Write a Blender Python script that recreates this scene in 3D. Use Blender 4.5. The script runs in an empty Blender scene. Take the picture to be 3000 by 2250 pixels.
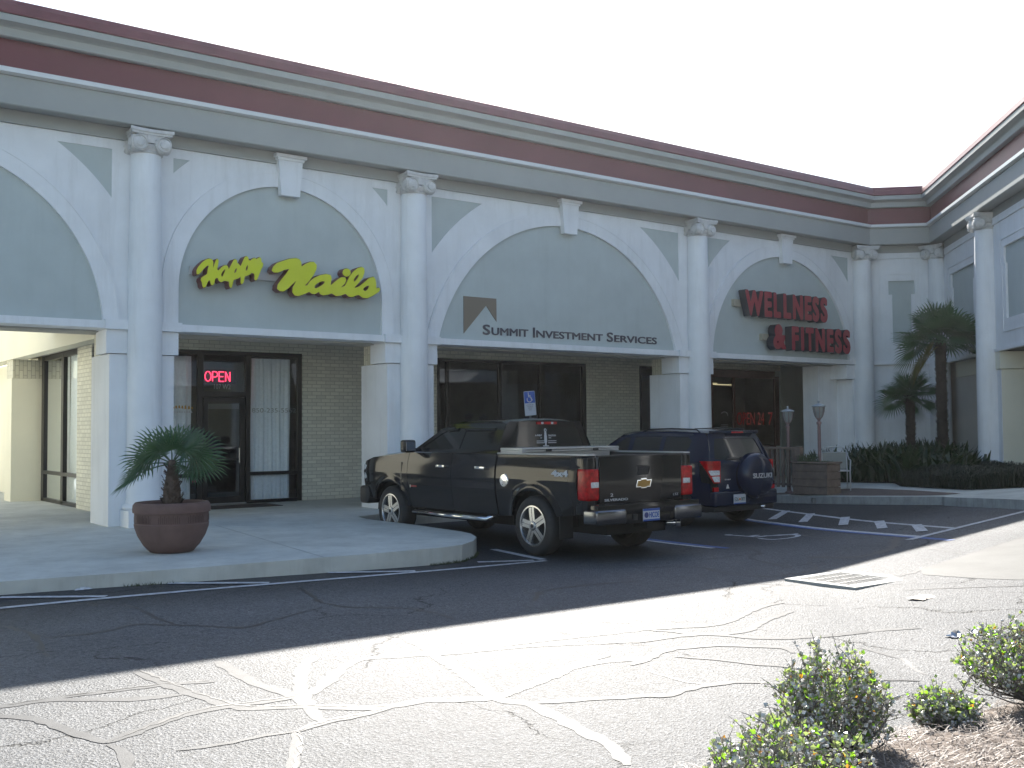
EXPO = 1.7
import bpy, bmesh, math, random
import numpy as np
from mathutils import Vector, Matrix
random.seed(11); np.random.seed(5)
PI = math.pi
COL = bpy.context.scene.collection
R = math.radians

# ------------------------------------------------------------ materials
def N(nt, t, **kw):
    n = nt.nodes.new(t)
    for k, v in kw.items():
        if k in n.inputs: n.inputs[k].default_value = v
        else: setattr(n, k, v)
    return n

def mat(name, col, rough=.6, metal=0., spec=.5, var=.0, vscale=3., bump=0., bscale=60., coat=0., col2=None,
        trans=0., emit=None, estr=0., dirt=0., dscale=.6):
    m = bpy.data.materials.new(name); m.use_nodes = True
    nt = m.node_tree; b = nt.nodes['Principled BSDF']; L = nt.links.new
    b.inputs['Base Color'].default_value = (*col, 1)
    b.inputs['Roughness'].default_value = rough
    b.inputs['Metallic'].default_value = metal
    b.inputs['Specular IOR Level'].default_value = spec
    b.inputs['Coat Weight'].default_value = coat
    b.inputs['Coat Roughness'].default_value = .04
    if emit:
        b.inputs['Emission Color'].default_value = (*emit, 1); b.inputs['Emission Strength'].default_value = estr
    geo = None
    if var or bump or dirt or col2:
        geo = N(nt, 'ShaderNodeNewGeometry')
    if var or col2 or dirt:
        c2 = col2 or tuple(max(0, c * (1 - var)) for c in col)
        c1 = col if col2 else tuple(min(1, c * (1 + var)) for c in col)
        nz = N(nt, 'ShaderNodeTexNoise', Scale=vscale, Detail=6., Roughness=.62)
        L(geo.outputs['Position'], nz.inputs['Vector'])
        rp = N(nt, 'ShaderNodeMapRange'); rp.inputs['From Min'].default_value = .32; rp.inputs['From Max'].default_value = .68
        L(nz.outputs['Fac'], rp.inputs['Value'])
        mx = N(nt, 'ShaderNodeMix', data_type='RGBA')
        mx.inputs['A'].default_value = (*c1, 1); mx.inputs['B'].default_value = (*c2, 1)
        L(rp.outputs['Result'], mx.inputs['Factor'])
        out = mx.outputs['Result']
        if dirt:
            mp = N(nt, 'ShaderNodeMapping'); mp.inputs['Scale'].default_value = (dscale * 4, dscale * 4, dscale * .35)
            L(geo.outputs['Position'], mp.inputs['Vector'])
            n2 = N(nt, 'ShaderNodeTexNoise', Scale=1.6, Detail=7., Roughness=.7)
            L(mp.outputs['Vector'], n2.inputs['Vector'])
            r2 = N(nt, 'ShaderNodeMapRange'); r2.inputs['From Min'].default_value = .5; r2.inputs['From Max'].default_value = .78
            r2.inputs['To Max'].default_value = dirt
            L(n2.outputs['Fac'], r2.inputs['Value'])
            m2 = N(nt, 'ShaderNodeMix', data_type='RGBA'); m2.inputs['B'].default_value = (col[0]*.45, col[1]*.43, col[2]*.38, 1)
            L(out, m2.inputs['A']); L(r2.outputs['Result'], m2.inputs['Factor']); out = m2.outputs['Result']
        L(out, b.inputs['Base Color'])
    if bump:
        n3 = N(nt, 'ShaderNodeTexNoise', Scale=bscale, Detail=4., Roughness=.6)
        L(geo.outputs['Position'], n3.inputs['Vector'])
        bp = N(nt, 'ShaderNodeBump', Strength=bump, Distance=.01)
        L(n3.outputs['Fac'], bp.inputs['Height']); L(bp.outputs['Normal'], b.inputs['Normal'])
    if trans:
        t = N(nt, 'ShaderNodeBsdfTranslucent'); t.inputs['Color'].default_value = (min(1, col[0]*2.6), min(1, col[1]*3.4), min(1, col[2]*1.2), 1)
        ms = N(nt, 'ShaderNodeMixShader'); ms.inputs['Fac'].default_value = trans
        o = nt.nodes['Material Output']
        L(b.outputs['BSDF'], ms.inputs[1]); L(t.outputs['BSDF'], ms.inputs[2]); L(ms.outputs['Shader'], o.inputs['Surface'])
    return m

def glass_mat(name, tint=(.8, .85, .85), dens=.25, rough=.02):
    m = bpy.data.materials.new(name); m.use_nodes = True
    nt = m.node_tree; nt.nodes.remove(nt.nodes['Principled BSDF']); L = nt.links.new
    tr = N(nt, 'ShaderNodeBsdfTransparent'); tr.inputs['Color'].default_value = (*tint, 1)
    gl = N(nt, 'ShaderNodeBsdfGlossy', Roughness=rough); gl.inputs['Color'].default_value = (.9, .95, 1, 1)
    fr = N(nt, 'ShaderNodeFresnel', IOR=1.5)
    mr = N(nt, 'ShaderNodeMath', operation='MULTIPLY_ADD'); mr.inputs[1].default_value = 1.0; mr.inputs[2].default_value = dens * .12
    L(fr.outputs['Fac'], mr.inputs[0])
    ms = N(nt, 'ShaderNodeMixShader'); L(mr.outputs['Value'], ms.inputs['Fac'])
    L(tr.outputs['BSDF'], ms.inputs[1]); L(gl.outputs['BSDF'], ms.inputs[2])
    L(ms.outputs['Shader'], nt.nodes['Material Output'].inputs['Surface'])
    return m

def brick_mat(name, col, mort, soldier=False):
    m = bpy.data.materials.new(name); m.use_nodes = True
    nt = m.node_tree; b = nt.nodes['Principled BSDF']; L = nt.links.new
    geo = N(nt, 'ShaderNodeNewGeometry'); sp = N(nt, 'ShaderNodeSeparateXYZ'); L(geo.outputs['Position'], sp.inputs[0])
    ad = N(nt, 'ShaderNodeMath', operation='ADD'); L(sp.outputs['X'], ad.inputs[0]); L(sp.outputs['Y'], ad.inputs[1])
    cb = N(nt, 'ShaderNodeCombineXYZ')
    if soldier: L(sp.outputs['Z'], cb.inputs['X']); L(ad.outputs[0], cb.inputs['Y'])
    else: L(ad.outputs[0], cb.inputs['X']); L(sp.outputs['Z'], cb.inputs['Y'])
    bk = N(nt, 'ShaderNodeTexBrick'); L(cb.outputs[0], bk.inputs['Vector'])
    bk.inputs['Color1'].default_value = (*col, 1); bk.inputs['Color2'].default_value = (*[c*.84 for c in col], 1)
    bk.inputs['Mortar'].default_value = (*mort, 1); bk.inputs['Scale'].default_value = 1
    bk.inputs['Brick Width'].default_value = .21 if not soldier else .2
    bk.inputs['Row Height'].default_value = .075 if not soldier else .08
    bk.inputs['Mortar Size'].default_value = .007; bk.inputs['Mortar Smooth'].default_value = .3
    L(bk.outputs['Color'], b.inputs['Base Color']); b.inputs['Roughness'].default_value = .55
    iv = N(nt, 'ShaderNodeMath', operation='SUBTRACT'); iv.inputs[0].default_value = 1; L(bk.outputs['Fac'], iv.inputs[1])
    bp = N(nt, 'ShaderNodeBump', Strength=.8, Distance=.008); L(iv.outputs[0], bp.inputs['Height']); L(bp.outputs['Normal'], b.inputs['Normal'])
    return m

def asphalt_mat(name):
    m = bpy.data.materials.new(name); m.use_nodes = True
    nt = m.node_tree; b = nt.nodes['Principled BSDF']; L = nt.links.new
    geo = N(nt, 'ShaderNodeNewGeometry'); P = geo.outputs['Position']
    n1 = N(nt, 'ShaderNodeTexNoise', Scale=.35, Detail=8., Roughness=.6); L(P, n1.inputs['Vector'])
    cr = N(nt, 'ShaderNodeValToRGB'); L(n1.outputs['Fac'], cr.inputs['Fac'])
    cr.color_ramp.elements[0].position = .3; cr.color_ramp.elements[0].color = (.078, .082, .089, 1)
    cr.color_ramp.elements[1].position = .72; cr.color_ramp.elements[1].color = (.128, .130, .133, 1)
    n2 = N(nt, 'ShaderNodeTexVoronoi', Scale=62.); L(P, n2.inputs['Vector'])
    n4 = N(nt, 'ShaderNodeTexNoise', Scale=150., Detail=3.); L(P, n4.inputs['Vector'])
    mr = N(nt, 'ShaderNodeMapRange'); mr.inputs['From Min'].default_value = .35; mr.inputs['From Max'].default_value = .7
    mr.inputs['To Min'].default_value = .42; mr.inputs['To Max'].default_value = 1.85; L(n4.outputs['Fac'], mr.inputs['Value'])
    sep = N(nt, 'ShaderNodeSeparateColor'); L(n2.outputs['Color'], sep.inputs[0])
    m3 = N(nt, 'ShaderNodeMapRange'); m3.inputs['To Min'].default_value = .6; m3.inputs['To Max'].default_value = 1.45; L(sep.outputs['Red'], m3.inputs['Value'])
    mm = N(nt, 'ShaderNodeMath', operation='MULTIPLY'); L(mr.outputs[0], mm.inputs[0]); L(m3.outputs[0], mm.inputs[1])
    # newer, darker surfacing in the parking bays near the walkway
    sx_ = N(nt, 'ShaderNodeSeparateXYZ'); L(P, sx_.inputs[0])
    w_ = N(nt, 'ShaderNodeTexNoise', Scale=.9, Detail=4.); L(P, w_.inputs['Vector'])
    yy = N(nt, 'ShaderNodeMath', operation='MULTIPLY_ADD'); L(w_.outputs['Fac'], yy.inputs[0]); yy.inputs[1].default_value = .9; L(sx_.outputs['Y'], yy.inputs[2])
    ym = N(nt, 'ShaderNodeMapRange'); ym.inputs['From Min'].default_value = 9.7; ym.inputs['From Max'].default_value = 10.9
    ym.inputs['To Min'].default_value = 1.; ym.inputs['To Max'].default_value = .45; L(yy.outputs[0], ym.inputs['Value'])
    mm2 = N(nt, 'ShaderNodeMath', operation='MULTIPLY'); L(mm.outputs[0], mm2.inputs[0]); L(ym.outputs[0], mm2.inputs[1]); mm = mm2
    vm = N(nt, 'ShaderNodeVectorMath', operation='SCALE'); L(cr.outputs['Color'], vm.inputs[0]); L(mm.outputs[0], vm.inputs['Scale'])
    # hairline cracks
    wn = N(nt, 'ShaderNodeTexNoise', Scale=1.3, Detail=6., Roughness=.65); L(P, wn.inputs['Vector'])
    wv = N(nt, 'ShaderNodeVectorMath', operation='MULTIPLY_ADD'); L(wn.outputs['Color'], wv.inputs[0]); wv.inputs[1].default_value = (.9, .9, 0); L(P, wv.inputs[2])
    vc = N(nt, 'ShaderNodeTexVoronoi', feature='DISTANCE_TO_EDGE', Scale=.42); L(wv.outputs[0], vc.inputs['Vector'])
    cm = N(nt, 'ShaderNodeMapRange'); cm.inputs['From Min'].default_value = .001; cm.inputs['From Max'].default_value = .0055; L(vc.outputs['Distance'], cm.inputs['Value'])
    brk = N(nt, 'ShaderNodeTexNoise', Scale=.8, Detail=3.); L(P, brk.inputs['Vector'])
    bm_ = N(nt, 'ShaderNodeMapRange'); bm_.inputs['From Min'].default_value = .44; bm_.inputs['From Max'].default_value = .5; L(brk.outputs['Fac'], bm_.inputs['Value'])
    mxx = N(nt, 'ShaderNodeMath', operation='MAXIMUM'); L(cm.outputs[0], mxx.inputs[0]); L(bm_.outputs[0], mxx.inputs[1])
    mx = N(nt, 'ShaderNodeMix', data_type='RGBA'); mx.inputs['A'].default_value = (.02, .02, .02, 1); L(mxx.outputs[0], mx.inputs['Factor']); L(vm.outputs[0], mx.inputs['B'])
    L(mx.outputs['Result'], b.inputs['Base Color'])
    hh = N(nt, 'ShaderNodeMath', operation='ADD'); L(n2.outputs['Distance'], hh.inputs[0]); L(n4.outputs['Fac'], hh.inputs[1])
    h2 = N(nt, 'ShaderNodeMath', operation='MULTIPLY_ADD'); L(mxx.outputs[0], h2.inputs[0]); h2.inputs[1].default_value = 1.5; L(hh.outputs[0], h2.inputs[2])
    bp = N(nt, 'ShaderNodeBump', Strength=.9, Distance=.007); L(h2.outputs[0], bp.inputs['Height']); L(bp.outputs['Normal'], b.inputs['Normal'])
    b.inputs['Roughness'].default_value = .58; b.inputs['Specular IOR Level'].default_value = .18
    return m

# ------------------------------------------------------------ mesh builder
class MB:
    def __init__(s): s.v = []; s.f = []
    def add(s, vs, fs):
        n = len(s.v); s.v += [tuple(map(float, p)) for p in vs]; s.f += [tuple(i + n for i in f) for f in fs]; return s
    def box(s, x0, x1, y0, y1, z0, z1, M=None):
        vs = [(x, y, z) for z in (z0, z1) for y in (y0, y1) for x in (x0, x1)]
        if M is not None: vs = [M @ Vector(p) for p in vs]
        return s.add(vs, [(0, 2, 3, 1), (4, 5, 7, 6), (0, 1, 5, 4), (2, 6, 7, 3), (0, 4, 6, 2), (1, 3, 7, 5)])
    def rbox(s, x0, x1, y0, y1, z0, z1, r=.02, seg=2, M=None):
        bm = bmesh.new(); bmesh.ops.create_cube(bm, size=1)
        for v in bm.verts:
            v.co = Vector(((x0+x1)/2 + v.co.x*(x1-x0), (y0+y1)/2 + v.co.y*(y1-y0), (z0+z1)/2 + v.co.z*(z1-z0)))
        bmesh.ops.bevel(bm, geom=bm.edges[:], offset=r, segments=seg, affect='EDGES', profile=.6, clamp_overlap=True)
        return s.frombm(bm, M)
    def frombm(s, bm, M=None):
        bm.verts.index_update(); vs = [(M @ v.co if M is not None else v.co.copy()) for v in bm.verts]
        fs = [tuple(v.index for v in f.verts) for f in bm.faces]; bm.free(); return s.add(vs, fs)
    def prism(s, pts, d, M=None):
        """pts: closed 3D polygon, d: extrusion vector"""
        d = Vector(d); pts = [Vector(p) for p in pts]; n = len(pts)
        vs = pts + [p + d for p in pts]
        fs = [tuple(range(n))[::-1], tuple(range(n, 2*n))] + [(i, (i+1) % n, n+(i+1) % n, n+i) for i in range(n)]
        if M is not None: vs = [M @ p for p in vs]
        return s.add(vs, fs)
    def grid(s, fn, nu, nv, closeu=False):
        vs = [fn(i/nu if closeu else i/(nu), j/nv) for j in range(nv+1) for i in range(nu + (0 if closeu else 1))]
        w = nu + (0 if closeu else 1)
        fs = []
        for j in range(nv):
            for i in range(nu):
                a, b_ = i, (i+1) % w
                fs.append((j*w+a, j*w+b_, (j+1)*w+b_, (j+1)*w+a))
        return s.add(vs, fs)
    def lathe(s, prof, c=(0, 0, 0), n=32, axis='z', cap=True):
        c = Vector(c)
        def P(r, h, a):
            if axis == 'z': return c + Vector((r*math.cos(a), r*math.sin(a), h))
            if axis == 'x': return c + Vector((h, r*math.cos(a), r*math.sin(a)))
            return c + Vector((r*math.cos(a), h, r*math.sin(a)))
        m = len(prof); vs = [P(r, h, 2*PI*i/n) for (r, h) in prof for i in range(n)]
        fs = [(j*n+i, j*n+(i+1) % n, (j+1)*n+(i+1) % n, (j+1)*n+i) for j in range(m-1) for i in range(n)]
        if cap:
            fs += [tuple(range(n))[::-1], tuple((m-1)*n+i for i in range(n))]
        return s.add(vs, fs)
    def tube(s, pts, r, n=8, cap=True):
        pts = [Vector(p) for p in pts]; rs = r if isinstance(r, (list, tuple)) else [r]*len(pts)
        vs = []; up = None
        for i, p in enumerate(pts):
            t = (pts[min(i+1, len(pts)-1)] - pts[max(i-1, 0)]).normalized()
            if up is None:
                up = Vector((0, 0, 1)) if abs(t.z) < .9 else Vector((1, 0, 0))
            a = t.cross(up).normalized(); b_ = t.cross(a).normalized(); up = -b_ if (-b_).length else up
            vs += [p + (a*math.cos(2*PI*k/n) + b_*math.sin(2*PI*k/n))*rs[i] for k in range(n)]
        fs = [(j*n+k, j*n+(k+1) % n, (j+1)*n+(k+1) % n, (j+1)*n+k) for j in range(len(pts)-1) for k in range(n)]
        if cap: fs += [tuple(range(n))[::-1], tuple((len(pts)-1)*n+k for k in range(n))]
        return s.add(vs, fs)
    def plate(s, outer, holes, M3, th):
        """outer/holes: 2D loops, M3(u,v,d)->3D ; th thickness, filled both sides"""
        bm = bmesh.new(); loops = [outer] + holes; es = []; ids = []
        for lp in loops:
            vs = [bm.verts.new((p[0], p[1], 0)) for p in lp]
            for i in range(len(vs)): es.append(bm.edges.new((vs[i], vs[(i+1) % len(vs)])))
        bmesh.ops.triangle_fill(bm, use_beauty=True, edges=es, normal=(0, 0, 1))
        bm.verts.index_update()
        V = [v.co.copy() for v in bm.verts]; F = [tuple(v.index for v in f.verts) for f in bm.faces]
        E = [tuple(v.index for v in e.verts) for e in bm.edges if len(e.link_faces) == 1]; bm.free()
        n = len(V)
        s.add([M3(p.x, p.y, 0) for p in V] + [M3(p.x, p.y, th) for p in V],
              [f for f in F] + [tuple(i+n for i in f[::-1]) for f in F] + [(a, b_, b_+n, a+n) for a, b_ in E])
        return s

def obj(name, mb, m, parent=None, smooth=False, world=False, auto=None):
    me = bpy.data.meshes.new(name); me.from_pydata(mb.v, [], mb.f)
    bm = bmesh.new(); bm.from_mesh(me); bmesh.ops.recalc_face_normals(bm, faces=bm.faces[:])
    if auto is not None:
        ca = math.cos(R(auto))
        for e in bm.edges:
            if len(e.link_faces) == 2: e.smooth = e.link_faces[0].normal.dot(e.link_faces[1].normal) > ca
        for f in bm.faces: f.smooth = True
    bm.to_mesh(me); bm.free()
    if smooth: me.shade_smooth()
    me.materials.append(m)
    o = bpy.data.objects.new(name, me); COL.objects.link(o)
    if parent is not None:
        o.parent = parent
        if world:
            M = Matrix.Identity(4); ch = []
            p = parent
            while p is not None: ch.append(p); p = p.parent
            for p in reversed(ch): M = M @ p.matrix_parent_inverse @ p.matrix_basis
            o.matrix_parent_inverse = M.inverted()
    return o

def tag(o, label=None, cat=None, group=None, kind=None):
    if label: o['label'] = label
    if cat: o['category'] = cat
    if group: o['group'] = group
    if kind: o['kind'] = kind
    return o

def thing(name, label, cat, loc=(0, 0, 0), rz=0, group=None, sc=1):
    o = bpy.data.objects.new(name, None); COL.objects.link(o); o.empty_display_size = .2
    o.location = loc; o.rotation_euler = (0, 0, rz); o.scale = (sc, sc, sc)
    return tag(o, label, cat, group)

def struct(name, mb, m, smooth=False, label=None):
    return tag(obj(name, mb, m, smooth=smooth), label=label, kind='structure')

def dup(root, loc, rz, label=None, sc=None):
    r = root.copy(); COL.objects.link(r); r.location = loc; r.rotation_euler = (0, 0, rz)
    if sc: r.scale = (sc, sc, sc)
    if label: r['label'] = label
    def kids(a, b_):
        for ch in list(a.children):
            c = ch.copy(); COL.objects.link(c); c.parent = b_; kids(ch, c)
    kids(root, r); return r

# ------------------------------------------------------------ marching squares on a signed field
def ms(f, x0, x1, z0, z1, cell):
    nx = int(math.ceil((x1-x0)/cell)); nz = int(math.ceil((z1-z0)/cell))
    xs = np.linspace(x0, x1, nx+1); zs = np.linspace(z0, z1, nz+1)
    X, Z = np.meshgrid(xs, zs, indexing='ij'); F = f(X, Z); F = np.where(np.abs(F) < 1e-7, -1e-7, F)
    ids = {}; V = []; FA = []
    def vid(k, p):
        if k not in ids: ids[k] = len(V); V.append(p)
        return ids[k]
    for i in range(nx):
        for j in range(nz):
            c = ((i, j), (i+1, j), (i+1, j+1), (i, j+1)); d = [F[a] for a in c]
            if min(d) >= 0: continue
            poly = []
            for k in range(4):
                a, b_ = c[k], c[(k+1) % 4]; da, db = d[k], d[(k+1) % 4]
                if da < 0: poly.append(vid(a, (xs[a[0]], zs[a[1]])))
                if (da < 0) != (db < 0):
                    t = da/(da-db); p = (xs[a[0]]+(xs[b_[0]]-xs[a[0]])*t, zs[a[1]]+(zs[b_[1]]-zs[a[1]])*t)
                    poly.append(vid(tuple(sorted((a, b_))), p))
            if len(poly) > 2: FA.append(tuple(poly))
    return V, FA

def sheet(mb, VF, M3, th=None):
    """M3(u,v,d)->3D. th None: single sheet, else closed slab"""
    V, F = VF; n = len(V)
    if th is None: return mb.add([M3(u, v, 0) for u, v in V], F)
    cnt = {}
    for f in F:
        for a, b_ in zip(f, f[1:]+f[:1]):
            k = (min(a, b_), max(a, b_)); cnt[k] = cnt.get(k, 0)+1
    return mb.add([M3(u, v, 0) for u, v in V] + [M3(u, v, th) for u, v in V],
                  list(F) + [tuple(i+n for i in f[::-1]) for f in F] + [(a, b_, b_+n, a+n) for (a, b_), c in cnt.items() if c == 1])

def F_poly(pts):
    pts = [tuple(p) for p in pts]
    def f(X, Z):
        d = np.full(X.shape, 1e9); ins = np.zeros(X.shape, bool); n = len(pts)
        for i in range(n):
            (ax, az), (bx, bz) = pts[i], pts[(i+1) % n]
            ex, ez = bx-ax, bz-az; wx, wz = X-ax, Z-az
            t = np.clip((wx*ex+wz*ez)/(ex*ex+ez*ez+1e-12), 0, 1)
            d = np.minimum(d, np.hypot(wx-ex*t, wz-ez*t))
            c = ((az > Z) != (bz > Z)) & (X < (bx-ax)*(Z-az)/((bz-az)+1e-12)+ax); ins ^= c
        return np.where(ins, -d, d)
    return f
def F_circ(cx, cz, r): return lambda X, Z: np.hypot(X-cx, Z-cz)-r
def F_strokes(L, grow=0.):
    def f(X, Z):
        d = np.full(X.shape, 1e9)
        for w, ps in L:
            for a, b_ in zip(ps, ps[1:]):
                ex, ez = b_[0]-a[0], b_[1]-a[1]; wx, wz = X-a[0], Z-a[1]
                t = np.clip((wx*ex+wz*ez)/(ex*ex+ez*ez+1e-12), 0, 1)
                d = np.minimum(d, np.hypot(wx-ex*t, wz-ez*t)-w)
        return d-grow
    return f
def U(*fs): return lambda X, Z: np.minimum.reduce([f(X, Z) for f in fs])
def I_(*fs): return lambda X, Z: np.maximum.reduce([f(X, Z) for f in fs])
def SUB(a, *bs): return lambda X, Z: np.maximum.reduce([a(X, Z)] + [-b_(X, Z) for b_ in bs])
def INS(a, d): return lambda X, Z: a(X, Z)+d
def RND(a, r): 
    return INS(a, 0)

# ------------------------------------------------------------ text (built-in font, turned into mesh)
def text_mesh(txt, size=1., extr=0., bold=0., align='LEFT', sx=1.):
    cu = bpy.data.curves.new('t', 'FONT'); cu.body = txt; cu.size = size; cu.extrude = extr; cu.offset = bold
    cu.align_x = align; cu.resolution_u = 4
    o = bpy.data.objects.new('t', cu); COL.objects.link(o)
    dg = bpy.context.evaluated_depsgraph_get(); me = bpy.data.meshes.new_from_object(o.evaluated_get(dg))
    vs = [v.co.copy() for v in me.vertices]; fs = [tuple(p.vertices) for p in me.polygons]
    bpy.data.objects.remove(o); bpy.data.curves.remove(cu); bpy.data.meshes.remove(me)
    for v in vs: v.x *= sx
    return vs, fs
def put_text(mb, txt, M, w=None, h=None, extr=0., bold=0., align='LEFT'):
    """fit text to width w and cap height h, in the XY plane, then matrix M"""
    vs, fs = text_mesh(txt, 1., 0., 0.)
    if bold:      # thicken the glyphs through a distance field of their outline
        cnt = {}
        for f in fs:
            for a, b_ in zip(f, f[1:]+f[:1]):
                k = (min(a, b_), max(a, b_)); cnt[k] = cnt.get(k, 0)+1
        E = [(vs[a], vs[b_]) for (a, b_), c in cnt.items() if c == 1]
        def fld(X, Z):
            d = np.full(X.shape, 1e9); ins = np.zeros(X.shape, bool)
            for p, q in E:
                ex, ez = q.x-p.x, q.y-p.y; wx, wz = X-p.x, Z-p.y; t = np.clip((wx*ex+wz*ez)/(ex*ex+ez*ez+1e-12), 0, 1)
                d = np.minimum(d, np.hypot(wx-ex*t, wz-ez*t)); ins ^= ((p.y > Z) != (q.y > Z)) & (X < (q.x-p.x)*(Z-p.y)/((q.y-p.y)+1e-12)+p.x)
            return np.where(ins, -d, d)-bold
        V_, fs = ms(fld, min(v.x for v in vs)-bold-.03, max(v.x for v in vs)+bold+.03, min(v.y for v in vs)-bold-.03, max(v.y for v in vs)+bold+.03, .022 if h > .12 else .035)
        vs = [Vector((p[0], p[1], 0)) for p in V_]
    x0 = min(v.x for v in vs); x1 = max(v.x for v in vs); y0 = min(v.y for v in vs); y1 = max(v.y for v in vs)
    sy = h/(y1-y0); sx = w/(x1-x0) if w else sy
    out = [Vector(((v.x-x0)*sx, (v.y-y0)*sy, 0)) for v in vs]
    if align == 'CENTER':
        ww = (x1-x0)*sx
        for v in out: v.x -= ww/2
    n = len(out)
    if extr:
        cnt = {}
        for f in fs:
            for a, b_ in zip(f, f[1:]+f[:1]):
                k = (min(a, b_), max(a, b_)); cnt[k] = cnt.get(k, 0)+1
        vv = out + [v + Vector((0, 0, extr)) for v in out]
        ff = list(fs) + [tuple(i+n for i in f[::-1]) for f in fs] + [(a, b_, b_+n, a+n) for (a, b_), c in cnt.items() if c == 1]
    else: vv, ff = out, fs
    mb.add([M @ v for v in vv], ff); return mb

def face_M(x, y, z, rz=0.):
    """XY text plane -> upright plane facing -Y (rz=0), at x,y,z"""
    return Matrix.Translation((x, y, z)) @ Matrix.Rotation(rz, 4, 'Z') @ Matrix.Rotation(PI/2, 4, 'X')

def ss(t): t = min(max(t, 0), 1); return t*t*(3-2*t)
def gz(X, Y):
    w = (X-Y)*.7071; t = min(max((w-1.6)/4.6, 0), 1)
    return .38*t + .02 - .09*ss((X-2)/7)*ss((Y-6)/5)

# ============================================================ materials
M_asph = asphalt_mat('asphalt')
M_seal = mat('crack_sealant', (.085, .086, .088), rough=.60, spec=.17, var=.22, vscale=9, bump=.2, bscale=120)
M_tar = mat('dark_crack', (.03, .03, .032), rough=.5)
M_conc = mat('sidewalk_concrete', (.50, .515, .48), rough=.8, var=.14, vscale=1.6, bump=.25, bscale=90, dirt=.35, dscale=.9)
M_kerb = mat('kerb_concrete', (.33, .34, .33), rough=.85, var=.2, vscale=4, bump=.4, bscale=50, dirt=.6, dscale=2.5)
M_paint = mat('road_paint', (.46, .47, .49), rough=.6, var=.35, vscale=16)
M_blue = mat('blue_road_paint', (.04, .10, .30), rough=.6, var=.3, vscale=14)
M_paver = mat('brown_paver', (.13, .10, .085), rough=.8, var=.25, vscale=8, bump=.3)
M_white = mat('white_stucco', (.75, .77, .79), rough=.75, var=.06, vscale=1.2, bump=.2, bscale=110, dirt=.22, dscale=.8)
M_panel = mat('sage_grey_stucco', (.45, .505, .50), rough=.8, var=.05, vscale=1.5, bump=.2, bscale=110, dirt=.12, dscale=.5)
M_fascia = mat('grey_fascia', (.33, .345, .335), rough=.7, var=.05, vscale=1.)
M_mould = mat('white_moulding', (.66, .68, .69), rough=.6)
M_red = mat('maroon_band', (.135, .022, .032), rough=.5, var=.12, vscale=.8)
M_roofred = mat('maroon_roof_edge', (.14, .032, .042), rough=.45, var=.15, vscale=3)
M_cream = mat('cream_stucco', (.74, .72, .60), rough=.75, var=.04, vscale=1., bump=.1, bscale=140)
M_brick = brick_mat('painted_brick', (.74, .73, .62), (.44, .43, .36))
M_soldier = brick_mat('painted_soldier_brick', (.66, .64, .52), (.38, .36, .28), True)
M_frame = mat('bronze_frame', (.022, .020, .020), rough=.35, metal=.3)
M_woodfr = mat('brown_wood_frame', (.10, .05, .038), rough=.6, var=.2, vscale=12)
M_glass = glass_mat('window_glass', (.92, .95, .95), .2)
M_dglass = glass_mat('dark_window_glass', (.55, .56, .58), .3)
M_room = mat('dim_interior', (.16, .15, .145), rough=.8, var=.3, vscale=1.5)
M_curt = mat('sheer_curtain', (.86, .90, .95), rough=.9, var=.06, vscale=20)
M_ceil = mat('soffit_paint', (.42, .41, .37), rough=.8)
M_soil = mat('dark_soil', (.045, .035, .025), rough=.95, bump=.6, bscale=30)
M_mulch = mat('pine_straw_soil', (.15, .12, .10), rough=.95, var=.3, vscale=10, bump=.9, bscale=45)

# ============================================================ ground
mb = MB()
def lin(a, b_, st): 
    n = max(1, int(round((b_-a)/st))); return [a+(b_-a)*i/n for i in range(n)]
xs = [-400, -150, -60] + lin(-30, -4, 4) + lin(-4, 26, .2) + lin(26, 42, 3) + [42, 60, 150, 400]
ys = [-400, -150, -60] + lin(-40, -4, 4) + lin(-4, 20, .2) + lin(20, 36, 3) + [36, 60, 150, 400]
w_ = len(xs)
mb.add([(x, y, gz(x, y)) for y in ys for x in xs],
       [(j*w_+i, j*w_+i+1, (j+1)*w_+i+1, (j+1)*w_+i) for j in range(len(ys)-1) for i in range(w_-1)])
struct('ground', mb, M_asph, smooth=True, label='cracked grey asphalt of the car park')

def smooth_path(ps, st=.12, wig=.0):
    ps = [Vector((p[0], p[1])) for p in ps]; out = []
    n = len(ps)
    for i in range(n-1):
        p0, p1, p2, p3 = ps[max(i-1, 0)], ps[i], ps[i+1], ps[min(i+2, n-1)]
        k = max(2, int((p2-p1).length/st))
        for j in range(k):
            t = j/k
            q = .5*((2*p1)+(p2-p0)*t+(2*p0-5*p1+4*p2-p3)*t*t+(3*p1-p0-3*p2+p3)*t**3)
            out.append(q + Vector((random.uniform(-wig, wig), random.uniform(-wig, wig))))
    out.append(ps[-1]); return out
def ribbon(mb, path, w, off, wv=.25, taper=True):
    n = len(path); L_ = []; R_ = []
    for i, p in enumerate(path):
        t = (path[min(i+1, n-1)]-path[max(i-1, 0)]).normalized(); nn = Vector((-t.y, t.x))
        ww = w*(1+random.uniform(-wv, wv))/2
        if taper: ww *= min(1, .35+min(i, n-1-i)*.3)
        for s_, LL in ((1, L_), (-1, R_)):
            q = p+nn*ww*s_*(1+random.uniform(-wv, wv)*.4); LL.append((q.x, q.y, gz(q.x, q.y)+off))
    mb.add(L_+R_, [(i, i+1, n+i+1, n+i) for i in range(n-1)])
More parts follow.
